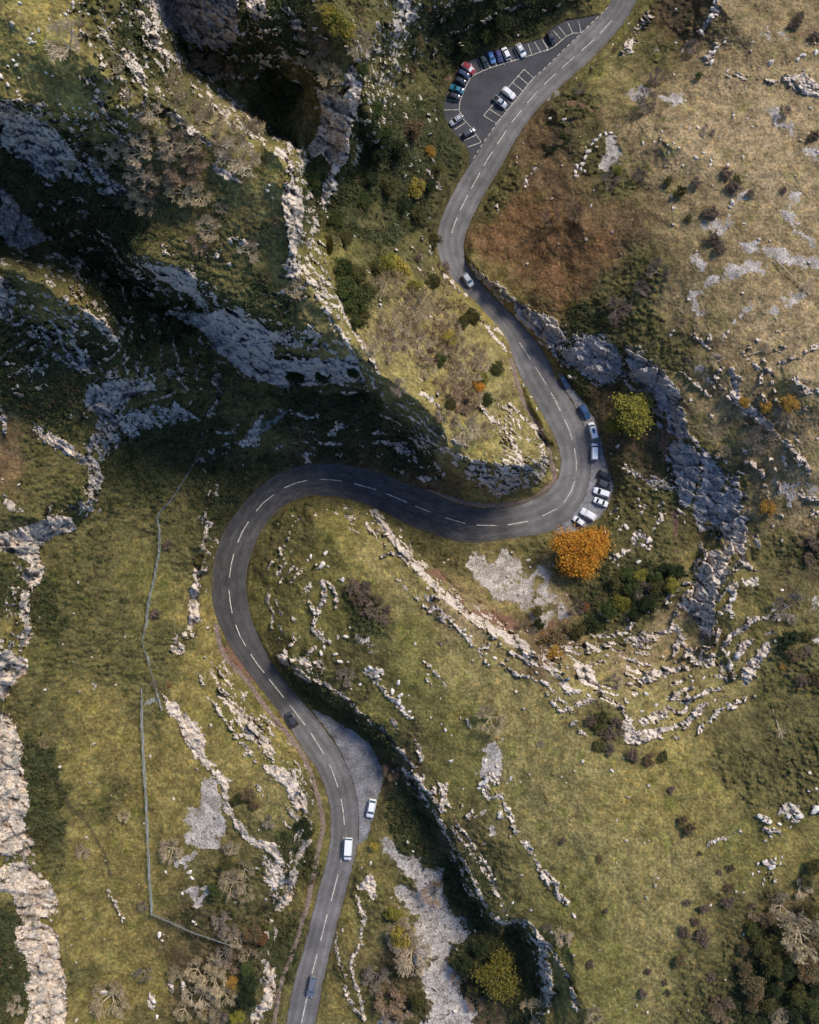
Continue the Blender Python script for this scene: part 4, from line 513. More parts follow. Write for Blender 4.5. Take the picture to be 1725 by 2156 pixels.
c = m.mix(m.ramp(m.math('ADD', gr_, m.math('MULTIPLY', m.math('SUBTRACT', nC, .5), .5)), .3, .7), c, gv1)
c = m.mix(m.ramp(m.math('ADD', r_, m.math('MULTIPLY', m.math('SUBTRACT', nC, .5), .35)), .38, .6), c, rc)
m.bump(m.math('ADD', m.math('MULTIPLY', nC, .5), m.math('MULTIPLY', r2, m.math('MULTIPLY', r_, 1.2))), .35, .8)
M_HILL = m.base(c)
def grid_mesh(name, sel, smooth_):
    q = quads[sel]; used, inv = np.unique(q, return_inverse=True); q = inv.reshape(-1, 4).astype(np.int32); v = co[used]
    me = bpy.data.meshes.new(name); me.vertices.add(len(v)); me.vertices.foreach_set('co', v.ravel())
    me.loops.add(q.size); me.loops.foreach_set('vertex_index', q.ravel()); me.polygons.add(len(q)); me.polygons.foreach_set('loop_start', np.arange(0, q.size, 4, dtype=np.int32))
    me.polygons.foreach_set('use_smooth', np.full(len(q), smooth_)); me.update(calc_edges=True)
    for n, d in (('gcol', col), ('mk', mk), ('mk2', mk2)):
        at = me.attributes.new(n, 'FLOAT_COLOR', 'POINT'); at.data.foreach_set('color', d[used].ravel())
    me.materials.append(M_HILL); o = bpy.data.objects.new(name, me); C.objects.link(o); return tag(o, kind='structure')
is_r = fr > .5; is_s = (~is_r) & (fs > .5)
grid_mesh('hillside_ground', ~(is_r | is_s), True); grid_mesh('limestone_cliff', is_r, True); grid_mesh('scree_slope', is_s, True)
print('terrain verts', len(co), 'rock share', is_r.mean(), 'scree', is_s.mean())
FU, FV = len(core_u), len(core_v); CH = H2[NG:NG+FV, NG:NG+FU].copy(); CHs = blur(H[NG:NG+FV, NG:NG+FU], 4)
def hat(u, v, sm=False):
    A = CHs if sm else CH; return bil(A, np.asarray(u, float), np.asarray(v, float), core_u[0], core_v[0], 2.0)
def at(u, v, dz=0.0, h=None, sm=False):
    h = float(hat(u, v, sm)) if h is None else h; h += dz
    return Vector(((u-CU)*(HC-h)/F, -(v-CV)*(HC-h)/F, h))
# ---------------------------------------------------------------- road, car park, markings
def simple(name, c, rough=.9, spec=.2, metal=0.0):
    n = NT(name); n.b.inputs['Roughness'].default_value = rough; n.b.inputs['Specular IOR Level'].default_value = spec; n.b.inputs['Metallic'].default_value = metal; return n.base(c)
def mesh_obj(name, verts, faces, mat, parent=None, smooth_=False):
    me = bpy.data.meshes.new(name); me.from_pydata([tuple(v) for v in verts], [], faces); me.update()
    if smooth_: me.polygons.foreach_set('use_smooth', [True]*len(me.polygons))
    for q_ in (mat if isinstance(mat, (list, tuple)) else [mat]): me.materials.append(q_)
    o = bpy.data.objects.new(name, me); C.objects.link(o); o.parent = parent; return o
def asphalt(name, base, wet_shade=False):
    n = NT(name); n.b.inputs['Specular IOR Level'].default_value = .3
    a = n.noise(5, 3, .7); b = n.noise(.25, 4, .6); c_ = n.gain(base, n.ramp(a, .25, .75, .72, 1.3)); c_ = n.gain(c_, n.ramp(b, .3, .7, .82, 1.18))
    at_ = n.attr('lane').outputs[0]; x, y, z = n.sep(at_)[:3]
    if wet_shade:
        tr = n.noise(3.0, 3, .6, None); w = n.math('SINE', n.math('MULTIPLY', x, 25.13)); c_ = n.gain(c_, n.ramp(w, -1, 1, .88, 1.06)); c_ = n.gain(c_, n.ramp(n.math('ABSOLUTE', n.math('SUBTRACT', z, .60)), .155, .17, .50, 1.0))  # bend: darker asphalt, with the ridge's shade put into its colour
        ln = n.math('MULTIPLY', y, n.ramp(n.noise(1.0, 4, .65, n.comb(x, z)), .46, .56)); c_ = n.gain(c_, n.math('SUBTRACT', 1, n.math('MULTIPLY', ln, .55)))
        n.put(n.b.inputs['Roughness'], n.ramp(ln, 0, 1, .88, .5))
        pt = n.vor(.16, 'F1', 1); pv = n.sep(pt)[0]; c_ = n.gain(c_, n.ramp(pv, .0, 1.0, .93, 1.05)); ck_ = n.vor(.22, 'DISTANCE_TO_EDGE', 0); c_ = n.gain(c_, n.ramp(ck_, 0, .012, .72, 1.0)); c_ = n.gain(c_, n.ramp(n.noise(.7, 5, .7), .55, .75, 1.0, .8)); c_ = n.gain(c_, n.ramp(n.noise(.08, 2), .35, .65, .88, 1.12))
        ed = n.math('ABSOLUTE', n.math('SUBTRACT', x, .5)); dirt = n.math('MULTIPLY', n.ramp(ed, .44, .5), n.ramp(n.noise(.9, 4, .7), .42, .6)); c_ = n.mix(dirt, c_, (.10, .075, .05))
    n.bump(a, .02, .6); return n.base(c_)
def _comb(s, x, z):
    n = s.n.new('ShaderNodeCombineXYZ'); s.put(n.inputs[0], s.math('MULTIPLY', x, 14.0)); s.put(n.inputs[1], s.math('MULTIPLY', z, 140.0)); return n.outputs[0]
NT.comb = _comb
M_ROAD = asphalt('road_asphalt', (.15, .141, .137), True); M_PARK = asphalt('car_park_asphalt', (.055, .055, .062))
NS = 12
rv, rf, ra = [], [], []
def lift(u, v, h): return ((u-CU)*(HC-h)/F, -(v-CV)*(HC-h)/F, h)
jit = fbm(np.arange(len(mid))/3.0, np.zeros(len(mid)), 71, 3)*2.2; jit2 = fbm(np.arange(len(mid))/3.0, np.zeros(len(mid))+9, 72, 3)*2.2
for k in range(len(mid)):
    d = (RR[k]-RL[k])/np.hypot(*(RR[k]-RL[k])); a = RL[k]-d*jit[k]; b = RR[k]+d*jit2[k]
    wet_shade_v = float(np.interp(k, [ki[7], ki[8], ki[9], ki[11], ki[12], ki[13]], [.1, 1, .9, .7, .6, .1]))  # wet streaks along the bend, their darkening also painted shade
    for j in range(NS+1):
        t = j/NS; p = a+(b-a)*t; rv.append(lift(p[0], p[1], RH[k]+.04+.07*(1-(2*t-1)**2))); ra.append((t, wet_shade_v, k/len(mid), 1))
    if k:
        for j in range(NS): i = (k-1)*(NS+1)+j; rf.append((i, i+NS+1, i+NS+2, i+1))
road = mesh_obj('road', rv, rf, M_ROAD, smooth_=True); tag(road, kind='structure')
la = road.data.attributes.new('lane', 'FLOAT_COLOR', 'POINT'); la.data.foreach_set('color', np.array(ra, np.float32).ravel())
# car park sheet: fine triangulated outline
from mathutils.geometry import delaunay_2d_cdt
def sheet(name, poly, dz, mat, step=14):
    p = resample(list(poly)+[poly[0]], step)[0][:-1]; x0, y0 = p.min(0); x1, y1 = p.max(0)
    gx, gy = np.meshgrid(np.arange(x0, x1, step), np.arange(y0, y1, step)); ins = inpoly(p, gx, gy); inner = [(x, y) for x, y in zip(gx[ins], gy[ins])]
    V = [Vector((float(x), float(y))) for x, y in p]+[Vector((float(x), float(y))) for x, y in inner]
    r = delaunay_2d_cdt(V, [], [list(range(len(p)))], 1, 1e-3)
    hs_ = road_h([tuple(v) for v in r[0]]); vs = [lift(v[0], v[1], h+dz) for v, h in zip(r[0], hs_)]
    o = mesh_obj(name, vs, [tuple(f)[::-1] for f in r[2]], mat, smooth_=True); return tag(o, kind='structure')
park = sheet('car_park', PARK, .03, M_PARK)
M_PAINT = NT('road_paint'); M_PAINT = M_PAINT.base(M_PAINT.mix(M_PAINT.ramp(M_PAINT.noise(2.2, 4, .75), .36, .60), (.24, .22, .19), (.70, .65, .54)))
def strip(vs, fs, p, hw, dz, closed=False):
    q = resample(p, 4)[0]; n = len(q); d = np.gradient(q, axis=0); d /= np.hypot(*d.T)[:, None]; nn = np.c_[-d[:, 1], d[:, 0]]; h = road_h(q)+dz; b = len(vs)
    for k in range(n):
        s = (HC-h[k])/F; w = hw/s
        for sg in (-1, 1): vs.append(lift(q[k, 0]+nn[k, 0]*w*sg, q[k, 1]+nn[k, 1]*w*sg, h[k]))
    for k in range(n-1): i = b+2*k; fs.append((i, i+2, i+3, i+1))
vs, fs = [], []
for d in DASHES: strip(vs, fs, d, .105, .125)
q = resample(EDGE_DASH, 1)[0]; s0 = 0
while s0 < len(q)-9: strip(vs, fs, q[s0:s0+9], .09, .125); s0 += 14
tag(mesh_obj('road_centre_markings', vs, fs, M_PAINT), kind='structure')
vs, fs = [], []
for k, d in enumerate(PARK_LINES): strip(vs, fs, d, .085, .135+.004*(k % 3))
tag(mesh_obj('parking_bay_markings', vs, fs, M_PAINT), kind='structure')
# trodden earth footpaths
m = NT('path_earth'); M_PATH = m.base(m.mix(m.ramp(m.noise(2.2, 4, .7), .35, .65), (.11, .075, .055), (.25, .19, .16))); 
def footpath(name, p, hw):
    q = smooth(resample(p, 4)[0], 4); n = len(q); d = np.gradient(q, axis=0); d /= np.hypot(*d.T)[:, None]; nn = np.c_[-d[:, 1], d[:, 0]]; vs, fs = [], []
    w = hw*(1+.45*fbm(np.arange(n)/5.0, np.zeros(n), 73, 3)); jx = fbm(np.arange(n)/9.0, np.zeros(n)+3, 74, 3)*3
    for k in range(n):
        for j in range(5):
            o = jx[k]+(j-2)/2*w[k]; u, v = q[k]+nn[k]*o; vs.append(at(u, v, .10 if 0 < j < 4 else .0))
        if k:
            for j in range(4): i = (k-1)*5+j; fs.append((i, i+5, i+6, i+1))
    tag(mesh_obj(name, vs, fs, M_PATH, smooth_=True), kind='structure')
footpath('footpath', PATH1, 5.0); footpath('footpath', PATH2, 4.5)
# ---------------------------------------------------------------- vegetation builders
def ordinal(n): return '%d%s' % (n, 'th' if 10 < n % 100 < 14 else {1: 'st', 2: 'nd', 3: 'rd'}.get(n % 10, 'th'))
RN = random.Random(11)
class Tubes:
    def __init__(s): s.v = []; s.f = []
    def seg(s, a, b, ra, rb, n=3):
        d = (b-a); 
        if d.length < 1e-5: return
        q = d.to_track_quat('Z', 'Y'); i = len(s.v)
        for c, r in ((a, ra), (b, rb)):
            for k in range(n): t = 2*math.pi*k/n; s.v.append(c+q @ Vector((math.cos(t)*r, math.sin(t)*r, 0)))
        for k in range(n): s.f.append((i+k, i+(k+1) % n, i+n+(k+1) % n, i+n+k))
def grow(tt, tw, rn, p, d, L, r, depth, up):
    """limb as a bent chain of segments; thin ones go to the crown of twigs"""
    n = 4 if depth < 2 else 3; rr = r
    for k in range(n):
        d = (d+Vector((rn.uniform(-1, 1), rn.uniform(-1, 1), rn.uniform(-.5, .6)+up))*.17).normalized(); q = p+d*(L/n); r2 = max(.028, rr*.87)
        (tt if depth < 1 else tw).seg(p, q, rr, r2, 5 if depth < 1 else 3); p, rr = q, r2
        if depth < 4 and (k > 0 or depth > 0) and rn.random() < (.95 if depth < 3 else .22):
            a = rn.uniform(0, 6.283); side = Vector((math.cos(a), math.sin(a), rn.uniform(-.1, .55))); nd = (d*.8+side*.62).normalized()
            grow(tt, tw, rn, p, nd, L*rn.uniform(.55, .8), rr*.66, depth+1, up)
    if depth < 4:
        for _ in range(2 if depth < 3 else 0):
            a = rn.uniform(0, 6.283); grow(tt, tw, rn, p, (d+Vector((math.cos(a), math.sin(a), .2))*.6).normalized(), L*.62, rr*.75, depth+1, up)
def raw(name, v, f, smooth_=False):
    me = bpy.data.meshes.new(name); me.from_pydata([tuple(x) for x in v], [], f); me.update(); return me
def bare_mesh(seed):
    rn = random.Random(seed); a, b = Tubes(), Tubes(); p = Vector((0, 0, -.4)); d = Vector((rn.uniform(-.2, .2), rn.uniform(-.2, .2), 1)).normalized()
    q = p+d*1.5; a.seg(p, q, .22, .17, 7); m = rn.choice((5, 6, 7))
    for k in range(m):
        t = 6.283*(k+rn.random()*.6)/m; grow(a, b, rn, q-d*rn.uniform(0, .5), Vector((math.cos(t)*1.25, math.sin(t)*1.25, rn.uniform(.30, .85))).normalized(), 1.75, .14, 0, .02)
    R_ = sorted(math.hypot(v.x, v.y) for v in b.v)[int(len(b.v)*.93)]
    return raw('bare_trunk', a.v, a.f), raw('bare_crown', b.v, b.f), R_
BARE = [bare_mesh(s) for s in (3, 8, 15, 22, 31, 47)]
print('bare faces', [len(b[1].polygons) for b in BARE])
def leaf_cloud(rn, R_, Hh, n, leaf, z0, lumps=9, shell=.55, flat_=1.0):
    """small leaves gathered in clumps through an uneven volume"""
    L = []
    for _ in range(lumps):
        a = rn.uniform(0, 6.283); r = R_*math.sqrt(rn.random())*.66; L.append((math.cos(a)*r, math.sin(a)*r, z0+Hh*rn.uniform(.3, .75)*(1-.35*(r/R_)**2), R_*rn.uniform(.26, .48)))
    L.append((0, 0, z0+Hh*.55, R_*.6)); v, f = [], []
    clumps = [];
    for _ in range(max(12, n//26)):
        x, y, z, r = rn.choice(L); w = Vector((rn.gauss(0, 1), rn.gauss(0, 1), rn.gauss(0, .8)+.45)).normalized()*r*(shell+(1-shell)*rn.random()); clumps.append(Vector((x, y, z))+Vector((w.x, w.y, w.z*flat_*Hh/(2*R_)*1.25)))
    for c in clumps:
        cr = R_*rn.uniform(.07, .15)
        for _ in range(26):
            p = c+Vector((rn.gauss(0, cr), rn.gauss(0, cr), rn.gauss(0, cr*.6))); p.z = max(p.z, z0*.3)
            s = leaf*rn.uniform(.6, 1.3); nrm = Vector((rn.gauss(0, .7), rn.gauss(0, .7), 1)).normalized(); q = nrm.to_track_quat('Z', 'Y'); t = rn.uniform(0, 6.283); i = len(v)
            for k, (ex, ey) in enumerate(((1, 0), (0, .62), (-1, 0), (0, -.62))):
                v.append(p+q @ Vector(((ex*math.cos(t)-ey*math.sin(t))*s, (ex*math.sin(t)+ey*math.cos(t))*s, 0)))
            f.append((i, i+1, i+2, i+3))
    return v, f
def leafy_mesh(seed, R_, Hh, n, leaf, z0=1.0, lumps=9):
    rn = random.Random(seed); v, f = leaf_cloud(rn, R_, Hh, n, leaf, z0, lumps); t = Tubes(); p = Vector((0, 0, -.5)); q = Vector((rn.uniform(-.2, .2), rn.uniform(-.2, .2), z0+Hh*.35)); t.seg(p, q, R_*.06+.05, R_*.045+.03, 7)
    for k in range(6):
        a = 6.283*k/6+rn.random(); e = Vector((math.cos(a)*R_*.6, math.sin(a)*R_*.6, z0+Hh*rn.uniform(.45, .7))); m_ = q.lerp(e, .5)+Vector((0, 0, .3)); t.seg(q, m_, R_*.03+.02, R_*.02+.015, 4); t.seg(m_, e, R_*.02+.015, .015, 4)
    return raw('leafy_trunk', t.v, t.f), raw('leafy_crown', v, f), R_
def leaf_mat(name, a, b, c=None, scale=1.2):
    n = NT(name); x = n.noise(scale, 3, .7); col_ = n.mix(n.ramp(x, .35, .65), a, b)
    info = n.n.new('ShaderNodeObjectInfo').outputs['Random']
    if c: col_ = n.mix(n.ramp(n.noise(.6, 2, .5), .5, .68, 0, .8), col_, c)
    y = n.noise(7, 2, .6); col_ = n.gain(col_, n.ramp(y, .25, .75, .6, 1.35)); col_ = n.gain(col_, n.ramp(info, 0, 1, .85, 1.15))
    n.b.inputs['Roughness'].default_value = .75; tr = n.n.new('ShaderNodeBsdfTranslucent'); n.link(col_, tr.inputs[0]); n.base(col_); ms = n.n.new('ShaderNodeMixShader'); ms.inputs[0].default_value = .22
    out = n.n['Material Output']; n.link(n.b.outputs[0], ms.inputs[1]); n.link(tr.outputs[0], ms.inputs[2]); n.link(ms.outputs[0], out.inputs[0]); return n.m
def bark(name, a, b):
    n = NT(name); x = n.noise(2.5, 3, .7); col_ = n.mix(n.ramp(x, .35, .65), a, b); info = n.n.new('ShaderNodeObjectInfo').outputs['Random']; return n.base(n.gain(col_, n.ramp(info, 0, 1, .8, 1.2)))
BK = dict(pale=bark('pale_bark', (.56, .45, .31), (.38, .30, .20)), tan=bark('tan_bark', (.50, .40, .25), (.34, .27, .16)), brown=bark('brown_bark', (.38, .26, .17), (.26, .18, .11)), grey=bark('grey_bark', (.30, .24, .19), (.21, .17, .13)), dark=bark('dark_bark', (.09, .07, .055), (.06, .05, .04)))
LF = dict(orange=leaf_mat('orange_leaves', (.60, .26, .025), (.70, .36, .06), (.46, .17, .02)), yellow=leaf_mat('yellow_leaves', (.32, .25, .04), (.44, .33, .07), (.16, .15, .04)), ygreen=leaf_mat('yellow_green_leaves', (.17, .16, .03), (.30, .26, .045), (.08, .09, .025)),
 ochre=leaf_mat('ochre_leaves', (.42, .23, .04), (.50, .30, .07), (.22, .14, .05)), olive=leaf_mat('olive_leaves', (.09, .085, .025), (.13, .115, .04), (.05, .055, .02)), green=leaf_mat('green_leaves', (.05, .07, .02), (.08, .10, .03), (.12, .11, .03)),
 dark=leaf_mat('dark_evergreen_leaves', (.025, .035, .014), (.045, .055, .02)), rust=leaf_mat('rust_leaves', (.26, .11, .04), (.17, .09, .045), (.32, .17, .06)), heather=leaf_mat('brown_heather', (.17, .12, .082), (.22, .155, .11), (.11, .10, .05)), brown=leaf_mat('brown_leaves', (.17, .12, .065), (.13, .105, .045), (.21, .12, .055)), dull=leaf_mat('dull_yellow_green_leaves', (.12, .105, .02), (.19, .155, .03), (.06, .06, .02)), tan=leaf_mat('tan_leaves', (.34, .27, .13), (.26, .20, .10)))
LEAFY = [leafy_mesh(s, 3.0, 4.2, 3400, .20) for s in (5, 6, 7, 9)]; BUSH = [leafy_mesh(s, 1.5, 1.5, 1100, .13, .1, 7) for s in (12, 13, 14)]; BIG = leafy_mesh(77, 6.0, 7.0, 16000, .22, 1.6, 16); BIG2 = leafy_mesh(78, 5.0, 6.0, 8000, .25, 1.4, 12)
LFC = dict(orange='orange', yellow='yellow', ygreen='yellow-green', ochre='ochre', olive='olive', green='green', dark='dark green', rust='rust-coloured', heather='dark brown', brown='brown', tan='tan', dull='dull yellow-green')
PLANTS = []   # everything planted, labelled at the end
def plant(kind, tone, n, x, y, r, zone, twist=None, label=None, tilt=None):
    u, v = T(n, x, y)[0]; h = float(hat(u, v, True)); rad_ = r*TS*(HC-h-1.5)/F; k = RN.randrange(100)
    if kind == 'bare': tm, cm, R_ = BARE[k % 6]; name, cat = 'bare_tree', 'tree'
    elif kind == 'leafy': tm, cm, R_ = (BIG if tone == 'orange' and r > 100 else BIG2 if r > 100 else LEAFY[k % 4]); name, cat = 'autumn_tree' if tone in ('orange', 'yellow', 'ochre', 'rust', 'ygreen') else 'leafy_tree', 'tree'
    else: tm, cm, R_ = BUSH[k % 3]; name, cat = 'low_bush', 'bush'
    s = rad_/R_; hgt = {'bare': 4.0, 'leafy': 3.2}.get(kind, .8)*s*.6         # a tall crown shows farther out than its foot
    f_ = (HC-h-hgt)/(HC-h); u2, v2 = CU+(u-CU)*f_, CV+(v-CV)*f_
    e = bpy.data.objects.new(name, None); C.objects.link(e); e.empty_display_size = .5
    e.location = at(u2, v2, -.1, sm=True); e.rotation_euler = (0, 0, RN.uniform(0, 6.283)) if tilt is None else tilt; e.scale = (s, s, s*RN.uniform(.85, 1.1))
    e['category'] = cat
    bm = BK[tone] if kind == 'bare' else BK['dark']
    for pn, me, mt in (('trunk', tm, BK['dark'] if tone == 'brown' else bm), ('crown', cm, bm if kind == 'bare' else LF[tone])):
        if not me.materials: me.materials.append(mt)
        o = bpy.data.objects.new(pn, me); C.objects.link(o); o.parent = e; o.material_slots[0].link = 'OBJECT'; o.material_slots[0].material = mt
    PLANTS.append((e, kind, tone, zone, u, v, r, label)); return e
def many(kind, zone, n, s):
    for t in s.split(';'):
        a = t.split(); plant(kind, a[3], n, float(a[0]), float(a[1]), float(a[2]), zone)
Z1 = 'wooded ridge top'; Z2 = 'wood inside the upper bend'; Z3 = 'slope beside the car park'; Z4 = 'dry right-hand hillside'; Z5 = 'hollow near the orange tree'; Z6 = 'slopes left of the lower road'; Z7 = 'big green meadow'; Z8 = 'lower right thicket'; Z9 = 'scree gully'; Z10 = 'fenced meadow'; Z11 = 'left edge cliff top'
many('bare', Z1, 0, '410 250 130 pale;510 190 60 tan;700 430 70 tan;1080 480 60 tan;1060 560 85 tan;1290 330 115 brown;1200 350 65 brown;1390 430 95 brown;1330 760 100 tan;1270 680 75 tan;1520 840 100 tan;1600 820 70 tan;930 690 85 pale;690 930 85 pale;660 1000 70 pale;860 860 65 pale;870 940 100 pale;880 1090 100 pale;1070 890 80 pale;1020 830 60 tan;1180 900 90 tan;1060 960 70 pale;1150 1060 115 brown;1220 1010 85 brown;1000 1090 80 tan;1130 1190 100 tan;1240 1220 80 tan;880 1200 80 tan;930 1290 70 tan;860 1290 70 tan;1480 980 115 pale;1560 1040 80 pale;1400 940 70 pale;1310 1430 80 tan;1390 1300 40 pale;1260 1520 70 brown;1560 1580 70 pale;440 1010 55 tan;790 600 50 pale;950 1170 80 brown;1130 760 60 tan;1160 640 70 tan;1380 860 60 tan;760 900 60 tan;1090 1120 70 brown')
many('bare', Z3, 1, '250 230 90 brown;330 470 80 tan;290 400 70 tan;510 270 95 pale;200 330 80 tan;350 540 60 tan;520 90 60 brown;200 200 60 brown;300 260 70 brown')
many('leafy', Z3, 1, '390 150 90 ygreen;450 190 60 yellow;330 85 55 yellow;870 830 75 brown;890 1190 70 yellow;720 1170 65 olive;560 1270 60 green;1000 1510 50 olive;970 960 40 ochre;1020 1080 50 olive;540 450 60 green;620 700 70 green;660 830 60 green;120 560 80 dark;60 640 80 dark;170 1200 60 green;230 1150 60 green;120 300 60 green;600 1130 60 dark;800 1290 60 dark;960 1180 60 dark;900 1350 50 olive;380 1400 60 green;440 1500 60 olive;860 440 50 brown;900 270 50 brown;1190 300 60 dark;1320 230 50 green;1430 150 70 dark;780 950 70 dark;640 1000 70 dark;700 860 60 dark')
many('bare', Z2, 4, '120 210 55 pale;690 180 85 tan;720 120 60 tan;770 150 60 tan;630 200 65 tan;900 50 70 brown;850 250 70 tan;880 310 95 pale;930 330 70 pale;1010 290 60 tan;1000 370 65 tan;1150 310 50 brown;1090 440 80 tan;1110 480 70 tan;720 440 95 pale;760 500 85 pale;840 460 80 tan;650 400 65 tan;590 550 85 pale;600 600 60 pale;680 520 70 tan;900 560 85 pale;950 530 65 tan;820 560 60 tan;720 620 60 pale;1020 600 60 tan;1100 620 65 tan;1180 560 60 tan;1260 640 70 tan;1300 680 65 pale;1230 730 75 tan;940 700 75 tan;1160 800 75 tan;1090 870 85 brown;1180 860 70 brown;1200 920 75 brown;1250 900 60 tan;1130 940 55 brown;1210 1000 60 tan;1190 1080 95 pale;1260 1080 65 tan;1330 1090 50 tan;1120 700 55 tan;960 240 60 tan;1080 200 50 tan;780 270 60 tan;990 480 60 brown;1050 90 55 brown;780 820 55 grey;1060 560 60 tan;980 640 60 brown;1150 640 60 tan;860 380 60 pale;790 380 60 tan;1060 330 55 brown;1050 1000 55 brown;1110 1030 50 tan;1140 720 55 pale;1040 800 55 brown;1290 590 50 tan')
many('leafy', Z2, 4, '770 80 85 yellow;700 50 70 ygreen;820 130 50 yellow;530 290 85 green;470 320 60 green;600 220 60 olive;430 200 80 green;1085 520 60 yellow;1250 800 32 ochre;1290 830 34 orange;980 160 60 olive;1240 380 60 olive;1340 900 45 green;560 400 60 olive;500 420 50 green;420 80 70 green;520 120 70 olive;1170 420 50 olive;880 200 55 ygreen;1040 660 50 green;1090 930 45 olive;1390 700 50 olive;640 80 60 olive;1300 770 45 ygreen')
many('leafy', 'shaded blue cliff face', 4, '130 765 65 dark;320 760 65 dark;510 730 55 dark;220 520 35 green')
many('bare', Z4, 5, '720 90 75 grey;450 330 85 grey;610 200 50 grey;1090 650 50 tan;1370 1150 90 grey;1500 1010 65 grey;1120 1220 45 tan;860 420 40 brown')
many('leafy', Z4, 5, '1245 925 42 ochre;1390 950 42 ochre;1530 935 62 ochre;1390 1585 58 ochre')
many('bare', Z4, 2, '640 630 75 grey;710 480 50 grey;930 290 50 grey;230 560 40 grey;1030 820 45 grey;1510 700 40 grey;50 1370 65 brown;200 1340 55 brown;420 1130 60 grey;600 1100 45 grey')
many('bush', Z4, 2, '1180 1180 55 heather;1150 1090 50 heather;1210 1130 40 olive;850 1200 50 olive;1050 1330 55 heather;1070 1500 55 heather;1100 1560 50 heather;910 1370 30 olive;1570 150 50 heather;1690 240 45 heather;970 480 30 green;1690 860 45 heather;460 1080 38 ygreen;1300 1210 35 heather;120 850 30 green;150 890 28 dark;50 935 38 dark;1500 1200 30 heather;780 1140 35 olive;960 1150 40 heather;1600 110 40 heather')
many('leafy', Z5, 8, '235 230 176 orange;600 400 60 ygreen;480 560 60 ygreen;700 470 60 olive;790 460 55 ygreen;820 370 62 dark;760 360 50 dark;550 480 60 green;450 430 60 olive;650 580 60 dark;560 640 50 dark;410 610 60 green;50 800 90 brown;60 890 65 ochre;260 595 30 rust;300 700 65 dark;200 740 60 olive;690 400 50 green;520 400 55 green')
many('leafy', Z5, 5, '540 1000 150 ygreen;430 1060 60 ygreen')
many('bare', Z5, 8, '630 490 65 grey;200 600 55 grey;440 1070 55 grey;1550 590 100 grey')
many('bush', 'area beyond the rock rim', 8, '1540 800 75 dark;1560 900 70 brown;1500 850 55 dark;1650 880 55 heather;1690 1030 55 brown;1500 970 28 ochre;1700 200 60 heather;1620 1060 50 heather;1640 780 50 olive;1660 300 50 heather')
many('bush', Z7, 8, '300 1300 50 heather;370 1280 55 olive;440 1320 50 heather;400 1380 60 heather;340 1360 50 olive;480 1370 40 heather;340 1450 50 olive;400 1480 50 heather;560 1520 50 heather;660 1560 50 brown;740 1530 45 olive')
many('bare', Z6, 9, '510 530 50 pale;1080 520 80 pale;1450 500 50 pale;1460 730 95 tan;1430 680 60 pale;1530 650 65 tan;1540 790 65 tan;780 300 42 tan;690 1440 125 tan;1230 1270 75 tan;1330 1350 95 tan;1400 1420 85 tan;1270 1440 80 pale;1200 1430 60 pale;1110 1290 55 tan;910 1290 55 grey;1390 960 65 grey;1430 1030 60 grey;1480 1080 55 pale;1400 1180 65 grey;1560 1180 60 tan;1150 1520 65 tan;1380 1570 65 grey;1690 340 45 grey;900 870 35 grey;1330 1220 60 tan;1290 1530 60 tan;1480 1230 60 brown;1370 1250 60 tan')
many('bare', Z11, 9, '110 1490 60 pale')
many('leafy', Z6, 9, '1460 1340 42 ochre;1490 1540 55 ygreen;1560 1440 65 dark;1570 1340 60 dark;1360 760 60 green;1590 1020 70 brown;1640 1060 45 rust;1550 1250 50 green;1420 590 45 olive;1560 150 55 brown;1490 180 45 olive;1600 230 35 brown')
many('bush', Z10, 6, '1060 210 42 heather;980 640 42 heather;275 1450 45 tan;1060 1090 20 rust;960 1080 35 heather')
many('bare', Z7, 7, '490 20 48 tan;440 1030 65 grey;1360 1310 100 tan;1670 1450 25 grey'); many('bare', Z5, 7, '1570 720 65 grey')
many('bush', Z7, 7, '500 480 60 heather;560 540 60 heather;620 620 65 heather;690 670 50 heather;510 570 50 brown;580 470 50 heather;640 550 45 brown;700 610 40 heather;560 640 40 heather')
many('leafy', Z5, 7, '1660 700 40 dark;1690 810 55 ochre;1640 620 40 olive')
many('leafy', Z9, 10, '800 1030 80 yellow;750 900 60 ygreen;1390 1290 150 dull;1180 1220 70 dark;1480 1400 65 olive;900 1460 60 olive;620 490 32 yellow;1290 1120 60 dark;1250 1380 60 olive')
many('bare', Z9, 10, '800 1060 105 pale;860 1170 120 pale;1000 790 80 brown;640 1320 90 grey;720 1450 95 brown;800 1500 75 brown;1620 1530 85 tan;740 1590 60 brown;730 20 60 brown;1250 1480 60 brown;1160 1310 55 brown')
many('leafy', Z6, 10, '190 400 50 dark;175 335 50 dark')
many('bare', Z7, 11, '120 1070 62 pale;320 1560 60 tan;20 1010 35 grey')
many('bush', Z7, 11, '340 570 30 brown;900 835 30 heather;1000 880 42 heather;1150 830 50 heather;880 1020 45 heather;980 1040 50 heather;1010 1085 42 heather;850 1210 50 brown;650 1270 30 heather;290 1230 35 heather;1040 1300 40 heather;625 1410 35 heather;770 1405 28 heather;760 1345 25 heather;1170 620 35 brown;390 895 20 heather;120 450 25 heather;970 540 28 brown;800 135 30 heather;910 380 50 brown;870 330 40 brown;1100 650 25 heather;1160 740 40 brown;950 960 35 heather')
many('bare', Z8, 11, '1500 870 85 pale;1620 760 65 pale;1640 1070 165 tan;1470 1550 60 pale;1130 1540 85 brown;1080 1480 60 brown;1330 900 60 brown;1560 1000 70 brown')
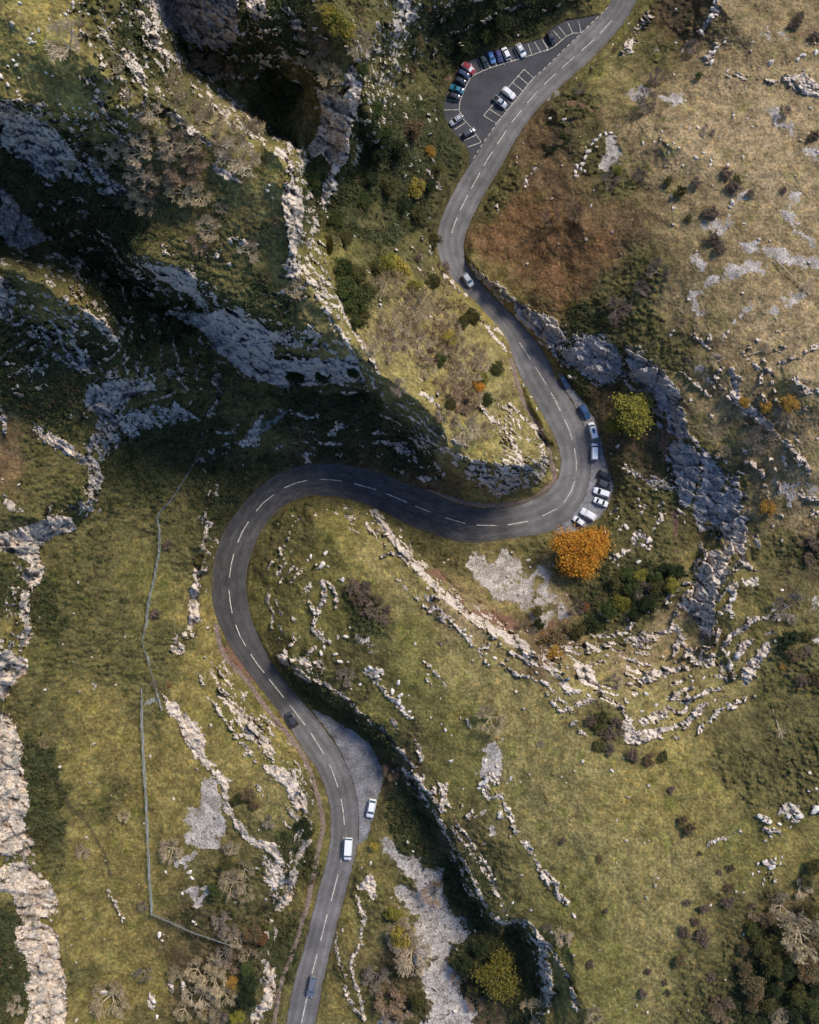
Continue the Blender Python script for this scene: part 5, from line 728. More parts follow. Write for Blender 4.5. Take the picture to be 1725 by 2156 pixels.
many('leafy', Z8, 11, '1300 1010 50 green;1350 1110 70 olive;1450 1080 60 olive;1420 1220 80 olive;1300 1350 80 brown;1500 1260 70 dark;1570 1400 70 olive;1640 1480 65 green;1240 1250 55 brown;1650 1260 80 brown;1700 1370 60 dark;1700 620 60 olive;1650 880 60 olive;1400 940 55 brown;1430 1390 55 dark;1390 1480 55 olive;1560 1540 60 dark;1690 1560 60 olive;1470 980 50 olive;1250 1130 45 brown;1640 700 50 olive;1300 1480 50 brown')
# fallen dead trees
def fallen(n, x0, y0, x1, y1, label):
    (ua, va), (ub, vb) = T(n, x0, y0, x1, y1); a, b = at(ua, va, .25, sm=True), at(ub, vb, .25, sm=True); rn = random.Random(int(x0)); t, w = Tubes(), Tubes(); d = (b-a); L = d.length; p = a; dn = d.normalized()
    for k in range(6):
        q_ = a+d*((k+1)/8)+Vector((rn.uniform(-.12, .12), rn.uniform(-.12, .12), .1)); t.seg(p, q_, .15-.015*k, .14-.015*k, 6); p = q_
        if k > 2: grow(t, w, rn, p, (dn+Vector((rn.uniform(-1, 1), rn.uniform(-1, 1), .2))*.6).normalized(), L*.16, .05, 2, 0)
    for _ in range(4): grow(t, w, rn, p, (dn+Vector((rn.uniform(-.6, .6), rn.uniform(-.6, .6), .15))).normalized(), L*.2, .07, 1, 0)
    e = bpy.data.objects.new('fallen_tree', None); C.objects.link(e); e.location = a
    for pn, q_ in (('trunk', t), ('crown', w)): mesh_obj(pn, [v_-a for v_ in q_.v], q_.f, BK['pale'], e)
    tag(e, label, 'fallen tree')
fallen(8, 1428, 1215, 1480, 1390, 'bleached fallen tree lying alone on the heathery slope, crown pointing down')
fallen(5, 1450, 20, 1640, 215, 'long bleached fallen branch across the pale scree on the right hillside')
fallen(5, 1280, 620, 1400, 585, 'small bleached fallen branch beside the rock ledge on the right hillside')
fallen(5, 1130, 640, 1060, 680, 'bare fallen sapling at the foot of the right-hand ledge rocks')
# scrub that nobody could count
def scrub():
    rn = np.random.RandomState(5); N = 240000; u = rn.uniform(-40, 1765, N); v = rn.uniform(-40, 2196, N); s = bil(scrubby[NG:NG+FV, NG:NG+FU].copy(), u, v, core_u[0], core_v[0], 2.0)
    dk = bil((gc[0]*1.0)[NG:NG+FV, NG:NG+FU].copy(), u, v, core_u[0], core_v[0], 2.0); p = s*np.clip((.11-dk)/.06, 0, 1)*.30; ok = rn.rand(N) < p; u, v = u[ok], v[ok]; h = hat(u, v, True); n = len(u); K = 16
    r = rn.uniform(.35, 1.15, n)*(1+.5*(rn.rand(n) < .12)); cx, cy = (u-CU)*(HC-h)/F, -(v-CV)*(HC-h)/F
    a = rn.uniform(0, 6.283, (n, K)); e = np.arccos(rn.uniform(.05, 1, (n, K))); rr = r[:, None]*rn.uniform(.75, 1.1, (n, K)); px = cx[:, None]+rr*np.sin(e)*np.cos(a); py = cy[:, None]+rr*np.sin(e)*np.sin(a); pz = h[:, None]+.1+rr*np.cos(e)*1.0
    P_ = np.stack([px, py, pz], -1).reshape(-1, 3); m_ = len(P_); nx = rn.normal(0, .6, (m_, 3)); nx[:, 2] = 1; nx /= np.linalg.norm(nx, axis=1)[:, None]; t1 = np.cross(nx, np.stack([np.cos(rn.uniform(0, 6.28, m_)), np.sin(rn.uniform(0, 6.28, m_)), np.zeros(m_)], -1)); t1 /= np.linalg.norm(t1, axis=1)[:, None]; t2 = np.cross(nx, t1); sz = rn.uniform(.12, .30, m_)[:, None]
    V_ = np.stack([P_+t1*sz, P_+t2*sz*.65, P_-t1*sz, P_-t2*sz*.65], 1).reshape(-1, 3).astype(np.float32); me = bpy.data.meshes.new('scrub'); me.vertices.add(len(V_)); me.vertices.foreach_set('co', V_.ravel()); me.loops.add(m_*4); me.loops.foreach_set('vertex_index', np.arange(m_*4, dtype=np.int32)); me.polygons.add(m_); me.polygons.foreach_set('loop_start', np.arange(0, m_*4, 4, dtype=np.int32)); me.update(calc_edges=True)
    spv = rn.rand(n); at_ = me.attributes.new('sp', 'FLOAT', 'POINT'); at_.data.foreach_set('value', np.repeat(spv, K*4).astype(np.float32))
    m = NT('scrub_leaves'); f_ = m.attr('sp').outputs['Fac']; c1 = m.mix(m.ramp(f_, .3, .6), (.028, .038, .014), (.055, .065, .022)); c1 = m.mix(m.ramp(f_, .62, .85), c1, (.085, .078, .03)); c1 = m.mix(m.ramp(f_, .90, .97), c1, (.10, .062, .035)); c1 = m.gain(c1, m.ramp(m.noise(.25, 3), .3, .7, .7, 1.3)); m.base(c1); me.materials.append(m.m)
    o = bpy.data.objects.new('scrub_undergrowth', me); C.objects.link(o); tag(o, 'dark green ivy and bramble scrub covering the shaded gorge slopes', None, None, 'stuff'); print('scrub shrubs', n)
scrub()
# ---------------------------------------------------------------- vehicles
GLASS = simple('car_glass', (.015, .018, .022), .12, .7); GLASSB = simple('pale_windscreen', (.05, .085, .12), .15, .7); TYRE = simple('tyre_rubber', (.018, .018, .018), .8); RIM = simple('wheel_rim', (.35, .35, .36), .35, .5, .8); BLK = simple('black_trim', (.015, .015, .016), .6)
LAMP = simple('headlight_lens', (.75, .75, .72), .2, .6); RED = simple('tail_light_lens', (.40, .015, .01), .3, .5); PANEL = simple('solar_panel', (.03, .05, .16), .2, .6); PLATE = simple('yellow_plate', (.6, .5, .08), .5)
PAINT = {}
def paint(k):
    cs = dict(white=(.80, .80, .81), black=(.012, .012, .014), charcoal=(.045, .047, .055), silver=(.42, .44, .47), darkblue=(.016, .03, .085), blue=(.02, .065, .17), lightblue=(.12, .25, .52), purple=(.045, .045, .15), red=(.26, .012, .015), teal=(.015, .16, .24), slate=(.13, .135, .17), darkgreen=(.012, .03, .022))
    if k not in PAINT: PAINT[k] = simple(k+'_car_paint', cs[k], .28, .5); PAINT[k].node_tree.nodes['Principled BSDF'].inputs['Coat Weight'].default_value = .6
    return PAINT[k]
# (x, half width, height of the deck) from nose to tail; then greenhouse: windscreen foot, roof front, roof rear, rear glass foot, belt, roof height
KINDS = dict(
 hatch=(4.0, 1.74, [(2.0, .62, .55), (1.9, .74, .66), (1.6, .84, .82), (1.05, .87, .93), (0, .87, .96), (-1.2, .87, .97), (-1.75, .83, .95), (-1.95, .76, .80), (-2.0, .68, .55)], (1.12, .42, -1.35, -1.82, .95, 1.47)),
 estate=(4.65, 1.80, [(2.32, .62, .55), (2.2, .76, .68), (1.8, .86, .84), (1.15, .90, .95), (0, .90, .98), (-1.5, .90, .99), (-2.05, .87, .97), (-2.27, .80, .80), (-2.32, .70, .55)], (1.22, .45, -1.85, -2.2, .96, 1.50)),
 saloon=(4.6, 1.80, [(2.3, .62, .55), (2.18, .76, .68), (1.8, .86, .82), (1.05, .90, .93), (0, .90, .96), (-1.4, .90, .97), (-2.0, .86, .96), (-2.22, .78, .86), (-2.3, .68, .55)], (1.1, .3, -.85, -1.5, .95, 1.42)),
 van=(5.3, 1.98, [(2.65, .70, .6), (2.55, .84, .80), (2.25, .94, .98), (1.75, .98, 1.12), (0, .98, 1.15), (-1.8, .98, 1.15), (-2.45, .97, 1.14), (-2.62, .93, 1.0), (-2.65, .88, .55)], (1.78, 1.15, -2.4, -2.6, 1.12, 1.95)),
 pickup=(5.0, 1.85, [(2.5, .66, .6), (2.38, .80, .80), (2.0, .90, .98), (1.3, .92, 1.05), (0, .92, 1.06), (-.5, .92, 1.06), (-2.3, .92, 1.05), (-2.47, .90, 1.0), (-2.5, .86, .6)], (1.3, .6, -.35, -.62, 1.05, 1.75)))
def loft(rings, cap=True):
    v = [p for r in rings for p in r]; n = len(rings[0]); f = []
    for a in range(len(rings)-1):
        for k in range(n): f.append((a*n+k, a*n+(k+1) % n, (a+1)*n+(k+1) % n, (a+1)*n+k))
    if cap: f.append(tuple(range(n))[::-1]); f.append(tuple((len(rings)-1)*n+k for k in range(n)))
    return v, f
def boxm(x0, x1, y0, y1, z0, z1): return [(x, y, z) for x in (x0, x1) for y in (y0, y1) for z in (z0, z1)], [(0, 1, 3, 2), (4, 6, 7, 5), (0, 4, 5, 1), (2, 3, 7, 6), (0, 2, 6, 4), (1, 5, 7, 3)]
def join(*ms):
    v, f = [], []
    for a, b in ms: n = len(v); v += list(a); f += [tuple(i+n for i in q_) for q_ in b]
    return v, f
def wheel(R_, w):
    n = 18; v, f = loft([[(math.cos(6.2832*k/n)*r, y, math.sin(6.2832*k/n)*r) for k in range(n)] for r, y in ((R_*.62, -w/2), (R_*.94, -w/2), (R_, -w/2+.03), (R_, w/2-.03), (R_*.94, w/2), (R_*.62, w/2))], True); return v, f
def rimm(R_, w):
    n = 10; return loft([[(math.cos(6.2832*k/n)*r, y, math.sin(6.2832*k/n)*r) for k in range(n)] for r, y in ((R_*.2, -w/2-.01), (R_*.6, -w/2-.012), (R_*.6, w/2+.012), (R_*.2, w/2+.01))], True)
def make_car(kind, col_, glass=None, extras=()):
    L, W, st, (xa, xb, xc, xd, zb, zr) = KINDS[kind]; P = paint(col_); G = glass or GLASS
    e = bpy.data.objects.new({'van': 'van', 'pickup': 'pickup_truck'}.get(kind, 'parked_car'), None); C.objects.link(e)
    rings = []
    for x, hw, z in st:
        z0 = .30 if abs(x) > L/2-.12 else .20; rings.append([(x, -hw*.94, z0), (x, -hw, z0+.18), (x, -hw, z*.80), (x, -hw*.96, z*.95), (x, -hw*.80, z), (x, 0, z+.025), (x, hw*.80, z), (x, hw*.96, z*.95), (x, hw, z*.80), (x, hw, z0+.18), (x, hw*.94, z0)])
    v, f = loft(rings); mesh_obj('body', v, f, P, e, True)
    hb, hr = W/2*.88, W/2*.70
    if kind == 'van': hb, hr = W/2*.94, W/2*.84
    zt = zr-.05; A = [(xa, -hb*.94, zb), (xa, hb*.94, zb)]; B = [(xb, -hr, zt), (xb, hr, zt)]; Cc = [(xc, -hr, zt), (xc, hr, zt)]; D = [(xd, -hb*.94, zb), (xd, hb*.94, zb)]
    def pane(name, pts_): return mesh_obj(name, pts_, [(0, 1, 2, 3)], G, e)
    pane('windscreen', [A[0], A[1], B[1], B[0]]); pane('rear_window', [D[1], D[0], Cc[0], Cc[1]])
    xm = (xa+xd)/2-.1; xr = (xb+xc)/2-.1
    for s in (0, 1):
        sg = -1 if s == 0 else 1; y1, y2 = sg*hb, sg*hr
        a_, m1, m2, d_ = (xa-.1, y1, zb), (xm, y1, zb), (xr, y2*1.01, zt), (xd+.1, y1, zb); b_, c_ = (xb-.05, y2*1.01, zt), (xc+.05, y2*1.01, zt)
        if kind == 'van': mesh_obj('side_window', [a_, (xa-.95, y1, zb), (xb-.75, y2*1.01, zt), b_], [(0, 1, 2, 3) if s else (3, 2, 1, 0)], G, e); mesh_obj('side_panel', [(xa-.95, y1, zb), d_, c_, (xb-.75, y2*1.01, zt)], [(0, 1, 2, 3) if s else (3, 2, 1, 0)], P, e)
        else: mesh_obj('side_window', [a_, m1, m2, b_], [(0, 1, 2, 3) if s else (3, 2, 1, 0)], G, e); mesh_obj('side_window', [m1, d_, c_, m2], [(0, 1, 2, 3) if s else (3, 2, 1, 0)], G, e)
    rr = hr*1.04; q_ = [[(x, -rr*w, z-.04), (x, -rr*w*.93, z+.015), (x, 0, z+.035), (x, rr*w*.93, z+.015), (x, rr*w, z-.04)] for x, w, z in ((xb+.06, .95, zt-.01), (xb-.12, 1, zt+.02), ((xb+xc)/2, 1, zt+.035), (xc+.12, 1, zt+.02), (xc-.06, .95, zt-.01))]
    rv_, rf_ = loft(q_); pil = []
    for sg in (-1, 1):
        for (x0, z0, x1, z1, y0, y1) in ((xa, zb, xb, zt, hb*.97, hr*1.01), (xd, zb, xc, zt, hb*.97, hr*1.01), (xm, zb, xr, zt, hb, hr*1.02)):
            t = .035; pil.append(([(x0-t, sg*y0-.02, z0), (x0+t, sg*y0-.02, z0), (x0+t, sg*y0+.02, z0), (x0-t, sg*y0+.02, z0), (x1-t, sg*y1-.02, z1), (x1+t, sg*y1-.02, z1), (x1+t, sg*y1+.02, z1), (x1-t, sg*y1+.02, z1)], [(0, 1, 2, 3), (4, 7, 6, 5), (0, 4, 5, 1), (1, 5, 6, 2), (2, 6, 7, 3), (3, 7, 4, 0)]))
    mesh_obj('roof', *join((rv_, rf_), *pil), P if 'darkroof' not in extras else BLK, e, False)
    R_ = .36 if kind in ('van', 'pickup') else .31
    for sx in (L*.31, -L*.30):
        for sy in (-1, 1):
            w = mesh_obj('wheel', *wheel(R_, .2), TYRE, e, True); w.location = (sx, sy*(W/2-.10), R_); r_ = mesh_obj('rim', *rimm(R_, .2), RIM, w)
    hw0, z0 = st[1][1], st[1][2]
    for sg in (-1, 1):
        mesh_obj('headlight', *boxm(L/2-.30, L/2-.06, sg*hw0*.62-.14, sg*hw0*.62+.14, z0-.12, z0+.015), LAMP, e)
        mesh_obj('tail_light', *boxm(-L/2+.02, -L/2+.14, sg*hw0*.88-.10, sg*hw0*.88+.10, .68, z0+.14), RED, e)
        mesh_obj('door_mirror', *boxm(xa-.28, xa-.12, sg*(W/2+.02)-.09, sg*(W/2+.02)+.09, zb-.02, zb+.13), P if col_ != 'white' else BLK, e)
    mesh_obj('bumper', *boxm(L/2-.08, L/2+.03, -hw0*.8, hw0*.8, .32, .50), P, e); mesh_obj('bumper', *boxm(-L/2-.03, -L/2+.08, -hw0*.85, hw0*.85, .32, .52), P, e)
    mesh_obj('number_plate', *boxm(-L/2-.045, -L/2-.03, -.26, .26, .56, .68), PLATE, e)
    if 'sunroof' in extras: mesh_obj('sunroof', *boxm(xc+(xb-xc)*.50, xc+(xb-xc)*.90, -hr*.62, hr*.62, zt+.03, zt+.05), GLASS, e)
    if 'rails' in extras:
        for sg in (-1, 1): mesh_obj('roof_rail', *boxm(xc+.1, xb-.15, sg*hr*.92-.02, sg*hr*.92+.02, zt+.0, zt+.08), RIM, e)
    if 'panel' in extras: mesh_obj('solar_panel', *boxm(-.9, .5, -.42, .42, zr+.0, zr+.04), PANEL, e)
    if kind == 'pickup': mesh_obj('load_bed', *boxm(-2.35, -.75, -.74, .74, 1.0, 1.085), BLK, e)
    if 'open' in extras: mesh_obj('sunroof', *boxm(xc+.05, xb-.2, -hr*.7, hr*.7, zt+.03, zt+.055), BLK, e)
    return e
def put_car(kind, col_, n, xr_, yr_, xf, yf, label, group, glass=None, extras=(), cat='car', name='parked_car', sc=None):
    """from tail point to nose point on the survey sheet"""
    (u0, v0), (u1, v1) = T(n, xr_, yr_, xf, yf); um, vm_ = (u0+u1)/2, (v0+v1)/2; h0, h1, hm = [float(road_h([p])[0]) for p in ((u0, v0), (u1, v1), (um, vm_))]
    a = at(u0, v0, .0, h=h0); b = at(u1, v1, .0, h=h1); L = KINDS[kind][0]; s = min(1.12, max(.88, (b-a).length/L)) if sc is None else sc
    e = make_car(kind, col_, glass, extras); e.name = {'van': 'van', 'pickup': 'pickup_truck'}.get(kind, name)
    p = at(um, vm_, .0, h=hm); ing = inpoly(PARK, np.array([um]), np.array([vm_]))[0] or inpoly(ribbon, np.array([um]), np.array([vm_]))[0]
    p.z = hm+(.10 if ing else .0) if ing else max(hm, float(hat(um, vm_, True)))+.02
    d = (b-a).normalized(); e.rotation_euler = (0, -math.asin(d.z)*.8, math.atan2(d.y, d.x)); e.location = p; e.scale = (s, s, s)
    tag(e, label, cat, group); return e
GP = 'vehicles parked in the car park bays'; GL = 'vehicles parked on the gravel layby by the bend'; GR_ = 'vehicles driving on the road'
put_car('hatch', 'black', 2, 22, 214, 58, 280, 'black car with pale roof parked alone at the top end of the car park', GP, None, ('panel0',))
put_car('hatch', 'white', 1, 1516, 284, 1562, 362, 'white car with black roof panel in a bay, gaps on both sides', GP, GLASSB, ('open',))
put_car('hatch', 'white', 1, 1466, 382, 1431, 306, 'white car next to the purple one, nose to the bank', GP)
put_car('hatch', 'purple', 1, 1391, 324, 1416, 393, 'dark purple-blue car between the white and the light blue cars', GP, GLASSB)
put_car('hatch', 'lightblue', 1, 1340, 332, 1372, 403, 'light blue hatchback parked between dark green and purple cars', GP, GLASSB)
put_car('hatch', 'darkgreen', 1, 1292, 360, 1328, 424, 'black-green hatchback left of the light blue car', GP)
put_car('hatch', 'red', 1, 1172, 406, 1250, 466, 'dark red car, the only red one in the car park', GP, LAMP)
put_car('hatch', 'darkblue', 1, 1142, 452, 1218, 492, 'navy blue car parked directly below the red car', GP)
put_car('hatch', 'black', 1, 1128, 500, 1196, 530, 'black car between the navy car and the teal car', GP)
put_car('saloon', 'teal', 1, 1182, 584, 1098, 549, 'teal blue saloon with dark sunroof in the car park', GP, None, ('sunroof',))
put_car('hatch', 'black', 1, 1086, 600, 1164, 624, 'black car parked directly below the teal saloon', GP, None, ('sunroof',))
put_car('estate', 'silver', 1, 1178, 732, 1098, 786, 'silver car with black roof panel in the lower left bays', GP, None, ('open', 'rails'))
put_car('estate', 'charcoal', 1, 1178, 862, 1255, 812, 'dark grey car with a red tail light in the lowest bays', GP, GLASSB, ('sunroof',))
put_car('hatch', 'white', 1, 1428, 562, 1500, 620, 'white hatchback in the middle island of bays', GP, LAMP)
put_car('pickup', 'silver', 1, 1370, 614, 1448, 677, 'silver pickup with dark open bed in the middle island of bays', GP, GLASSB, (), 'pickup')
put_car('hatch', 'silver', 4, 1184, 118, 1236, 194, 'silver car with black sunroof driving round the narrow upper bend', GR_, GLASSB, ('sunroof',), 'car', 'moving_car')
put_car('hatch', 'darkblue', 5, 103, 757, 150, 832, 'dark blue car parked alone at the top of the gravel layby', GL, GLASSB)
put_car('hatch', 'blue', 5, 226, 938, 278, 1020, 'mid blue car parked just above the white campervan', GL, GLASSB)
put_car('van', 'white', 5, 318, 1160, 286, 1036, 'white campervan with a dark blue solar panel on its roof', GL, None, ('panel',), 'van', sc=.88)
put_car('van', 'white', 5, 311, 1287, 312, 1172, 'plain white van parked directly below the campervan', GL, None, (), 'van', sc=.86)
put_car('estate', 'black', 5, 338, 1358, 420, 1398, 'black car, uppermost of the row parked across the layby', GL)
put_car('estate', 'charcoal', 5, 333, 1412, 426, 1456, 'dark grey estate car between the black and white layby cars', GL, None, ('rails',))
put_car('estate', 'white', 5, 409, 1500, 307, 1466, 'long white estate car directly below the dark grey one', GL)
put_car('saloon', 'white', 5, 308, 1525, 396, 1562, 'white saloon with two black window bands, below the white estate', GL)
put_car('hatch', 'white', 8, 318, 42, 228, -12, 'white hatchback just above the orange tree, beyond the saloon', GL, LAMP)
put_car('hatch', 'white', 8, 250, 82, 182, 34, 'white car half hidden under the edge of the orange tree', GL)
put_car('hatch', 'charcoal', 7, 138, 1338, 84, 1250, 'dark car with pale roof driving up the left-hand lane', GR_, None, (), 'car', 'moving_car')
put_car('hatch', 'white', 10, 618, 184, 592, 314, 'white car with blue windscreen parked on the lower gravel pull-in', 'white vehicles by the lower road', GLASSB, ('darkrear',))
put_car('van', 'white', 10, 465, 432, 456, 572, 'white van driving down the lower road beside the centre line', GR_, GLASSB, (), 'van', sc=None)
put_car('estate', 'slate', 10, 246, 1296, 219, 1430, 'grey-blue car with dark sunroof astride the centre line at the bottom', GR_, GLASSB, ('sunroof',), 'car', 'moving_car')
# ---------------------------------------------------------------- boulders
def boulder_mesh(seed):
    rn = random.Random(seed); bm = bmesh.new(); bmesh.ops.create_icosphere(bm, subdivisions=2, radius=1.0)
    for _ in range(9):
        n = Vector((rn.gauss(0, 1), rn.gauss(0, 1), rn.gauss(0, .8))).normalized(); d = rn.uniform(.55, .85)
        for v in bm.verts:
            k = v.co.dot(n)
            if k > d: v.co -= n*(k-d)
    for v in bm.verts: v.co = Vector((v.co.x*1.15, v.co.y*.8, v.co.z*.6))*(1+rn.uniform(-.04, .04))
    me = bpy.data.meshes.new('boulder'); bm.to_mesh(me); bm.free(); return me
m = NT('boulder_limestone'); c_ = m.mix(m.ramp(m.noise(1.5, 4, .7), .35, .6), (.34, .30, .26), (.78, .70, .61)); m.base(m.gain(c_, m.ramp(m.noise(6, 2), .3, .7, .8, 1.15))); M_BLD = m.m
BM_ = [boulder_mesh(s) for s in range(5)]
for me in BM_: me.materials.append(M_BLD)
BLD = []
def boulder(n, x, y, r, zone):
    u, v = T(n, x, y)[0]; p = at(u, v, 0, sm=False); o = bpy.data.objects.new('boulder', BM_[RN.randrange(5)]); C.objects.link(o); s = r*TS*(HC-p.z)/F
    o.location = p+Vector((0, 0, s*.15)); o.scale = (s, s, s); o.rotation_euler = (RN.uniform(-.25, .25), RN.uniform(-.25, .25), RN.uniform(0, 6.28)); o['category'] = 'boulder'; BLD.append((o, zone, u, v, r))
def rocks(zone, n, s):
    for t in s.split(';'): a = t.split(); boulder(n, float(a[0]), float(a[1]), float(a[2]), zone)
rocks(Z7, 7, '320 258 20;225 278 15;205 303 10;295 330 28;335 342 8;425 425 18;300 435 12;490 435 8;525 700 9;445 780 18;470 725 8;310 850 16;290 885 18;380 890 16;410 938 20;460 940 9;600 975 18;665 995 22;640 1030 16;775 1068 18;535 1080 13;735 1125 22;785 1150 20;780 1190 22;800 1225 18;820 1270 14;845 1250 12;860 1290 12;770 1210 10;1070 1365 14;1105 1560 14;690 1130 12;1190 770 14;1230 780 12;1160 745 10;1310 850 12;1340 960 9;1380 915 14;1325 890 9;1190 740 12;100 250 6;370 70 6;960 1020 9;1045 1330 7;1110 1400 7;840 1150 7;1320 1560 18;1040 1170 6')
rocks(Z7, 10, '1325 75 26;1300 95 24;1280 125 14;1350 185 18;1410 170 12;1425 185 14;1465 255 18;1480 290 14;1410 300 18;1500 395 9;1575 470 12;1570 500 10;1480 65 14;1490 845 12;1065 120 9;900 70 10;960 240 12;1235 440 9;1175 240 6;1540 90 7;1310 140 12;1455 95 7;1180 130 6')
rocks(Z7, 11, '425 15 14;188 925 17;45 1030 13;455 328 8;710 690 9;695 665 6;630 473 6;657 455 6;312 1490 6;110 55 7;140 93 5;350 1140 5;510 1520 6;25 1530 13;575 1450 5;445 1390 5;1355 305 22;1380 330 14;1475 350 14;1410 345 12;1440 380 12;1420 430 10;1065 465 12;1090 450 10;1385 585 18;1430 620 22;1340 600 13;1450 570 12;1305 663 11;1345 650 10;1380 700 10;1370 730 10;1480 600 10;1490 560 9;1700 260 28;1600 300 26;1530 300 20;1250 780 9;1660 145 10;1705 130 12;1545 370 9')
rocks(Z5, 7, '1085 300 8;1060 318 9;940 350 9;905 270 7;1460 405 12;1590 300 14;1600 345 10')
rocks(Z5, 8, '515 93 22;590 313 17;650 180 20;600 150 16;385 132 12;500 260 14;525 245 14;620 210 14;880 65 8;1215 900 28;1150 890 18;1280 665 11;1490 490 12;580 1130 20;640 1140 18;280 1150 15;1165 965 26;1110 640 12;1180 545 26;900 990 14;700 1210 14;560 830 12;610 1250 14;640 1310 18;745 905 10;530 970 10;1000 1040 12;930 1060 12')
rocks('verge by the bend', 5, '75 1270 10;82 1345 9;462 1192 16;420 1238 6;510 1308 10')
rocks('verge by the bend', 4, '1558 812 12;1605 885 9;1640 960 10;1700 870 7')
rocks(Z4, 2, '1620 350 20;1590 375 16;1700 330 20;740 828 12;620 900 14;690 890 10;775 910 8;780 958 8;810 898 10;965 803 12;915 808 10;855 788 8;950 990 16;1000 960 14;1045 1005 12;1040 1035 13;1150 1035 14;870 1040 10;1245 985 12;1270 1105 8;900 1085 7;1180 1270 22;1165 1300 12;1255 1405 12;295 1290 10;1275 745 8;1185 725 12;1305 265 9;1130 265 12;1140 240 8;830 65 14;825 270 10;1420 395 22;1150 445 12;530 150 8;430 280 8;40 745 17;125 750 14;200 495 7;1105 860 6;985 870 6')
rocks(Z4, 2, '1075 20 20;1060 60 22;1045 100 20;1030 130 16;1005 170 22;985 200 18;1080 300 15;1060 330 18;1040 330 14;1050 390 20;420 835 13;385 840 15;350 855 16;325 880 17;300 905 16;275 950 20;255 990 17;240 1030 20;205 1045 18;195 1080 16;200 1105 16;230 1060 14;310 890 12;255 1075 14')
rocks(Z10, 6, '785 783 6;728 1083 9;575 910 8;1635 1280 12;1620 1300 12;250 660 6;460 940 5'); rocks(Z10, 9, '700 172 5;1090 195 11;1040 652 12;1190 650 20;1205 690 16;1145 785 12;1215 963 14;1000 1045 20;1160 1400 20;1080 1370 15;965 1460 20;985 1560 15;480 1580 14;450 1110 7;655 1072 6;650 1400 26;480 1220 7;660 580 5;870 1070 6;360 900 10;320 955 10;775 940 12;1150 1350 18;570 1530 8;830 1290 5')
rocks('ridge plateau', 0, '125 20 14;122 75 9;410 90 16;460 20 16;550 90 14;310 120 10;245 190 13;205 215 10;190 245 16;205 265 14;185 270 9;225 265 9;115 345 9;85 380 12;105 410 16;50 412 12;10 480 20;290 455 12;332 475 10;120 490 7;705 150 14;460 50 12;500 75 8;540 65 7;365 625 10;375 655 10;110 575 13;120 600 10;220 690 14;300 560 7;565 650 12;500 680 10;540 740 14;580 715 14;460 680 9;680 740 12;725 770 14;795 770 11;800 795 9;1690 1160 9;1680 1195 16;1710 1240 8;430 740 12;485 750 11;380 97 8;500 20 7;660 135 8;690 165 7')
rocks(Z9, 10, '865 520 10;600 595 12;545 625 6;1030 980 9;1300 925 9;1325 965 9;1255 1020 8;950 1405 12;1170 1430 12;1130 1525 14;760 98 8;1105 580 9;1040 670 8')
for zone in sorted(set(b[1] for b in BLD)):
    ls = sorted([b for b in BLD if b[1] == zone], key=lambda b: b[3])
    for k, b in enumerate(ls): b[0]['label'] = '%s pale boulder, %s from top of those in the %s' % ('small' if b[4] < 9 else 'large' if b[4] > 17 else 'medium', ordinal(k+1), zone); b[0]['group'] = 'pale boulders in the '+zone
print('boulders', len(BLD))
# ---------------------------------------------------------------- rockfall net fences
m = NT('rockfall_net'); 
m.base((.30, .33, .31)); wv = m.math('MAXIMUM', m.math('SINE', m.math('MULTIPLY', m.sep(m.geo)[0], 14)), m.math('SINE', m.math('MULTIPLY', m.sep(m.geo)[1], 14))); m.put(m.b.inputs['Alpha'], m.ramp(wv, .1, .9, .22, .75)); M_NET = m.m; M_POST = simple('fence_post_steel', (.16, .17, .17), .6, .4)
def net_fence(n_pts, label, hgt, lean, group='rockfall net fences on the left slope'):
    q_ = resample(n_pts, 5)[0]; n = len(q_); d = np.gradient(q_, axis=0); d /= np.hypot(*d.T)[:, None]; base = [at(u, v, .05, sm=True) for u, v in q_]; e = bpy.data.objects.new('net_fence', None); C.objects.link(e); e.location = base[0]
    vs, fs = [], []
    for k in range(n):
        hh_ = hgt*(1+.12*math.sin(k*1.3)); top = base[k]+Vector((lean[0]*hh_, lean[1]*hh_, hh_)); mid_ = base[k].lerp(top, .5)+Vector((lean[0]*.15, lean[1]*.15, -.1)); vs += [base[k]-base[0], mid_-base[0], top-base[0]]
        if k: i = 3*(k-1); fs += [(i, i+3, i+4, i+1), (i+1, i+4, i+5, i+2)]
    mesh_obj('net', vs, fs, M_NET, e, True); rope = Tubes()
    for k in range(1, n): rope.seg(vs[3*k-1], vs[3*k+2], .05, .05, 4)
    mesh_obj('top_cable', rope.v, rope.f, M_POST, e)
    for k in range(0, n, 7):
        t = Tubes(); t.seg(vs[3*k]-Vector((0, 0, .6)), vs[3*k+2]+Vector((0, 0, .15)), .09, .08, 6); mesh_obj('post', t.v, t.f, M_POST, e)
    return tag(e, label, 'fence', group)
net_fence(T(3,1280,1105,1285,1160,1270,1220,1190,1370,1100,1510,1060,1560,1015,1606)+T(6,998,45,1012,110,1008,250,975,430,940,570,930,690,905,815,935,900,960,980,985,1080,1005,1160,1030,1240), 'long grey-green net fence winding down the dark slope from the cliff foot', 1.3, (-.18, 0))
net_fence(T(6,903,1100,900,1210,897,1300,905,1420,912,1606)+T(9,925,150,930,300,937,450,945,650,955,800,965,915), 'straight grey-green net fence running down the bright meadow', 1.1, (-.24, 0))
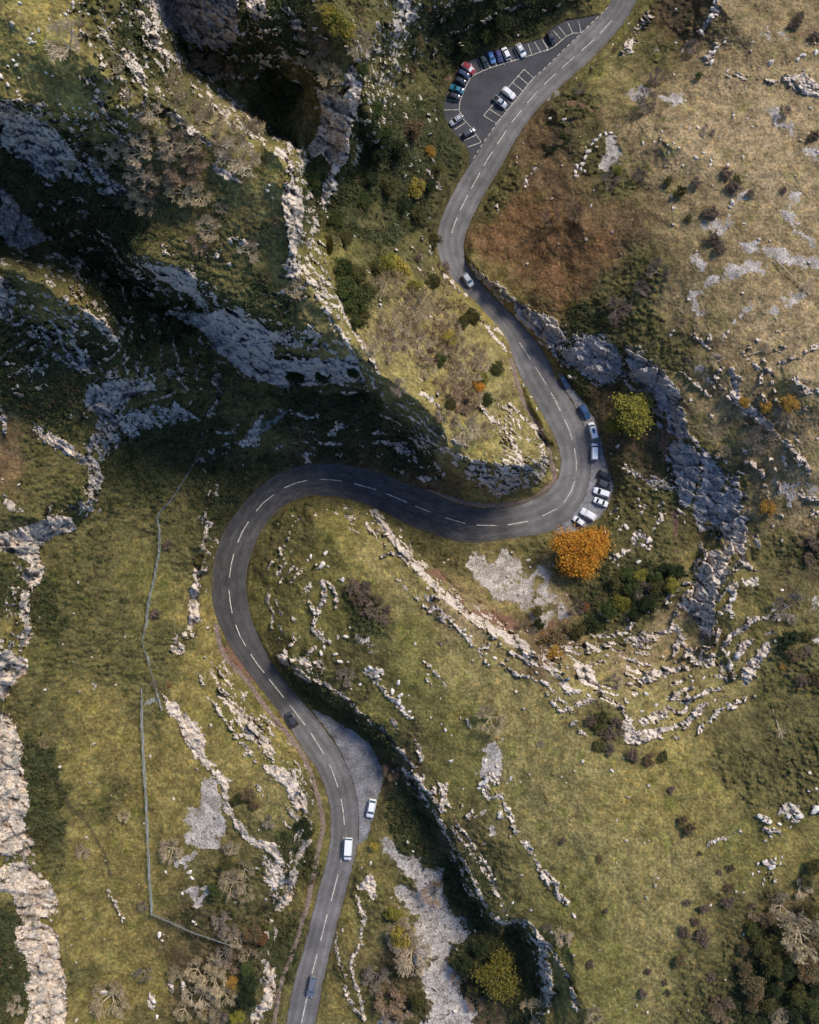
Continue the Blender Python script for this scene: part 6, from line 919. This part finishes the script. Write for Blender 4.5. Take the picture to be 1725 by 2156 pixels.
net_fence(T(9,965,915,1090,970,1220,1030,1370,1080,1460,1112), 'short pale net fence angling right from the meadow corner', 2.2, (-.1, .45))
def net_patch(poly, label):
    p = np.array(poly); c0 = p.mean(0); vs, fs = [at(*c0, .5, sm=True)], []; q_ = resample(list(poly)+[poly[0]], 4)[0][:-1]
    for u, v in q_: vs.append(at(u, v, .3, sm=True))
    for k in range(len(q_)): fs.append((0, 1+(k+1) % len(q_), 1+k))
    o = mesh_obj('rockfall_net', [x-vs[0] for x in vs], fs, M_NET, None, True); o.location = vs[0]; tag(o, label, 'net', 'loose rockfall nets')
net_patch(T(6,905,1205,930,1175,975,1160,1005,1158,1000,1180,950,1205,915,1212), 'slack grey net draped between the two fences')
net_patch(T(6,955,945,985,960,1000,1010,995,1055,975,1060,962,1010), 'slack grey net bulging beside the winding fence')
net_patch([(528,912),(560,885),(608,862),(600,876),(575,898),(545,915)], 'teal triangular net hung on the dark rocks above the road')
# ---------------------------------------------------------------- labels of the plants: each named by its look, its wood and its rank from the top of the photo

BKC = dict(pale='pale', tan='tan', brown='brown', grey='grey')
groups = {}
for pl in PLANTS: groups.setdefault((pl[1], pl[2], pl[3]), []).append(pl)
for (kind, tone, zone), ls in groups.items():
    ls.sort(key=lambda q_: q_[5]); noun = {'bare': 'bare tree', 'leafy': 'leafy tree', 'bush': 'low bush'}[kind]; look = BKC[tone] if kind == 'bare' else LFC[tone]
    for k, q_ in enumerate(ls):
        e = q_[0]
        if len(ls) == 1: e['label'] = 'the only %s %s in the %s' % (look, noun, zone)
        else: e['label'] = '%s %s, %s such from top in the %s' % (look, noun, ordinal(k+1), zone); 
        if len(ls) > 1: e['group'] = '%s %s in the %s' % (look, noun+('es' if kind == 'bush' else 's'), zone)
for e, kind, tone, zone, u, v, r, lb in PLANTS:
    if tone == 'orange' and r > 100: e['label'] = 'big round tree in full orange leaf beside the layby cars'
    if tone == 'ygreen' and r == 150 and v < 1000: e['label'] = 'large yellow-green domed tree below the dark east cliff'
    if tone == 'dull': e['label'] = 'large dull yellow-green tree shaded under the curved cliff at the bottom'
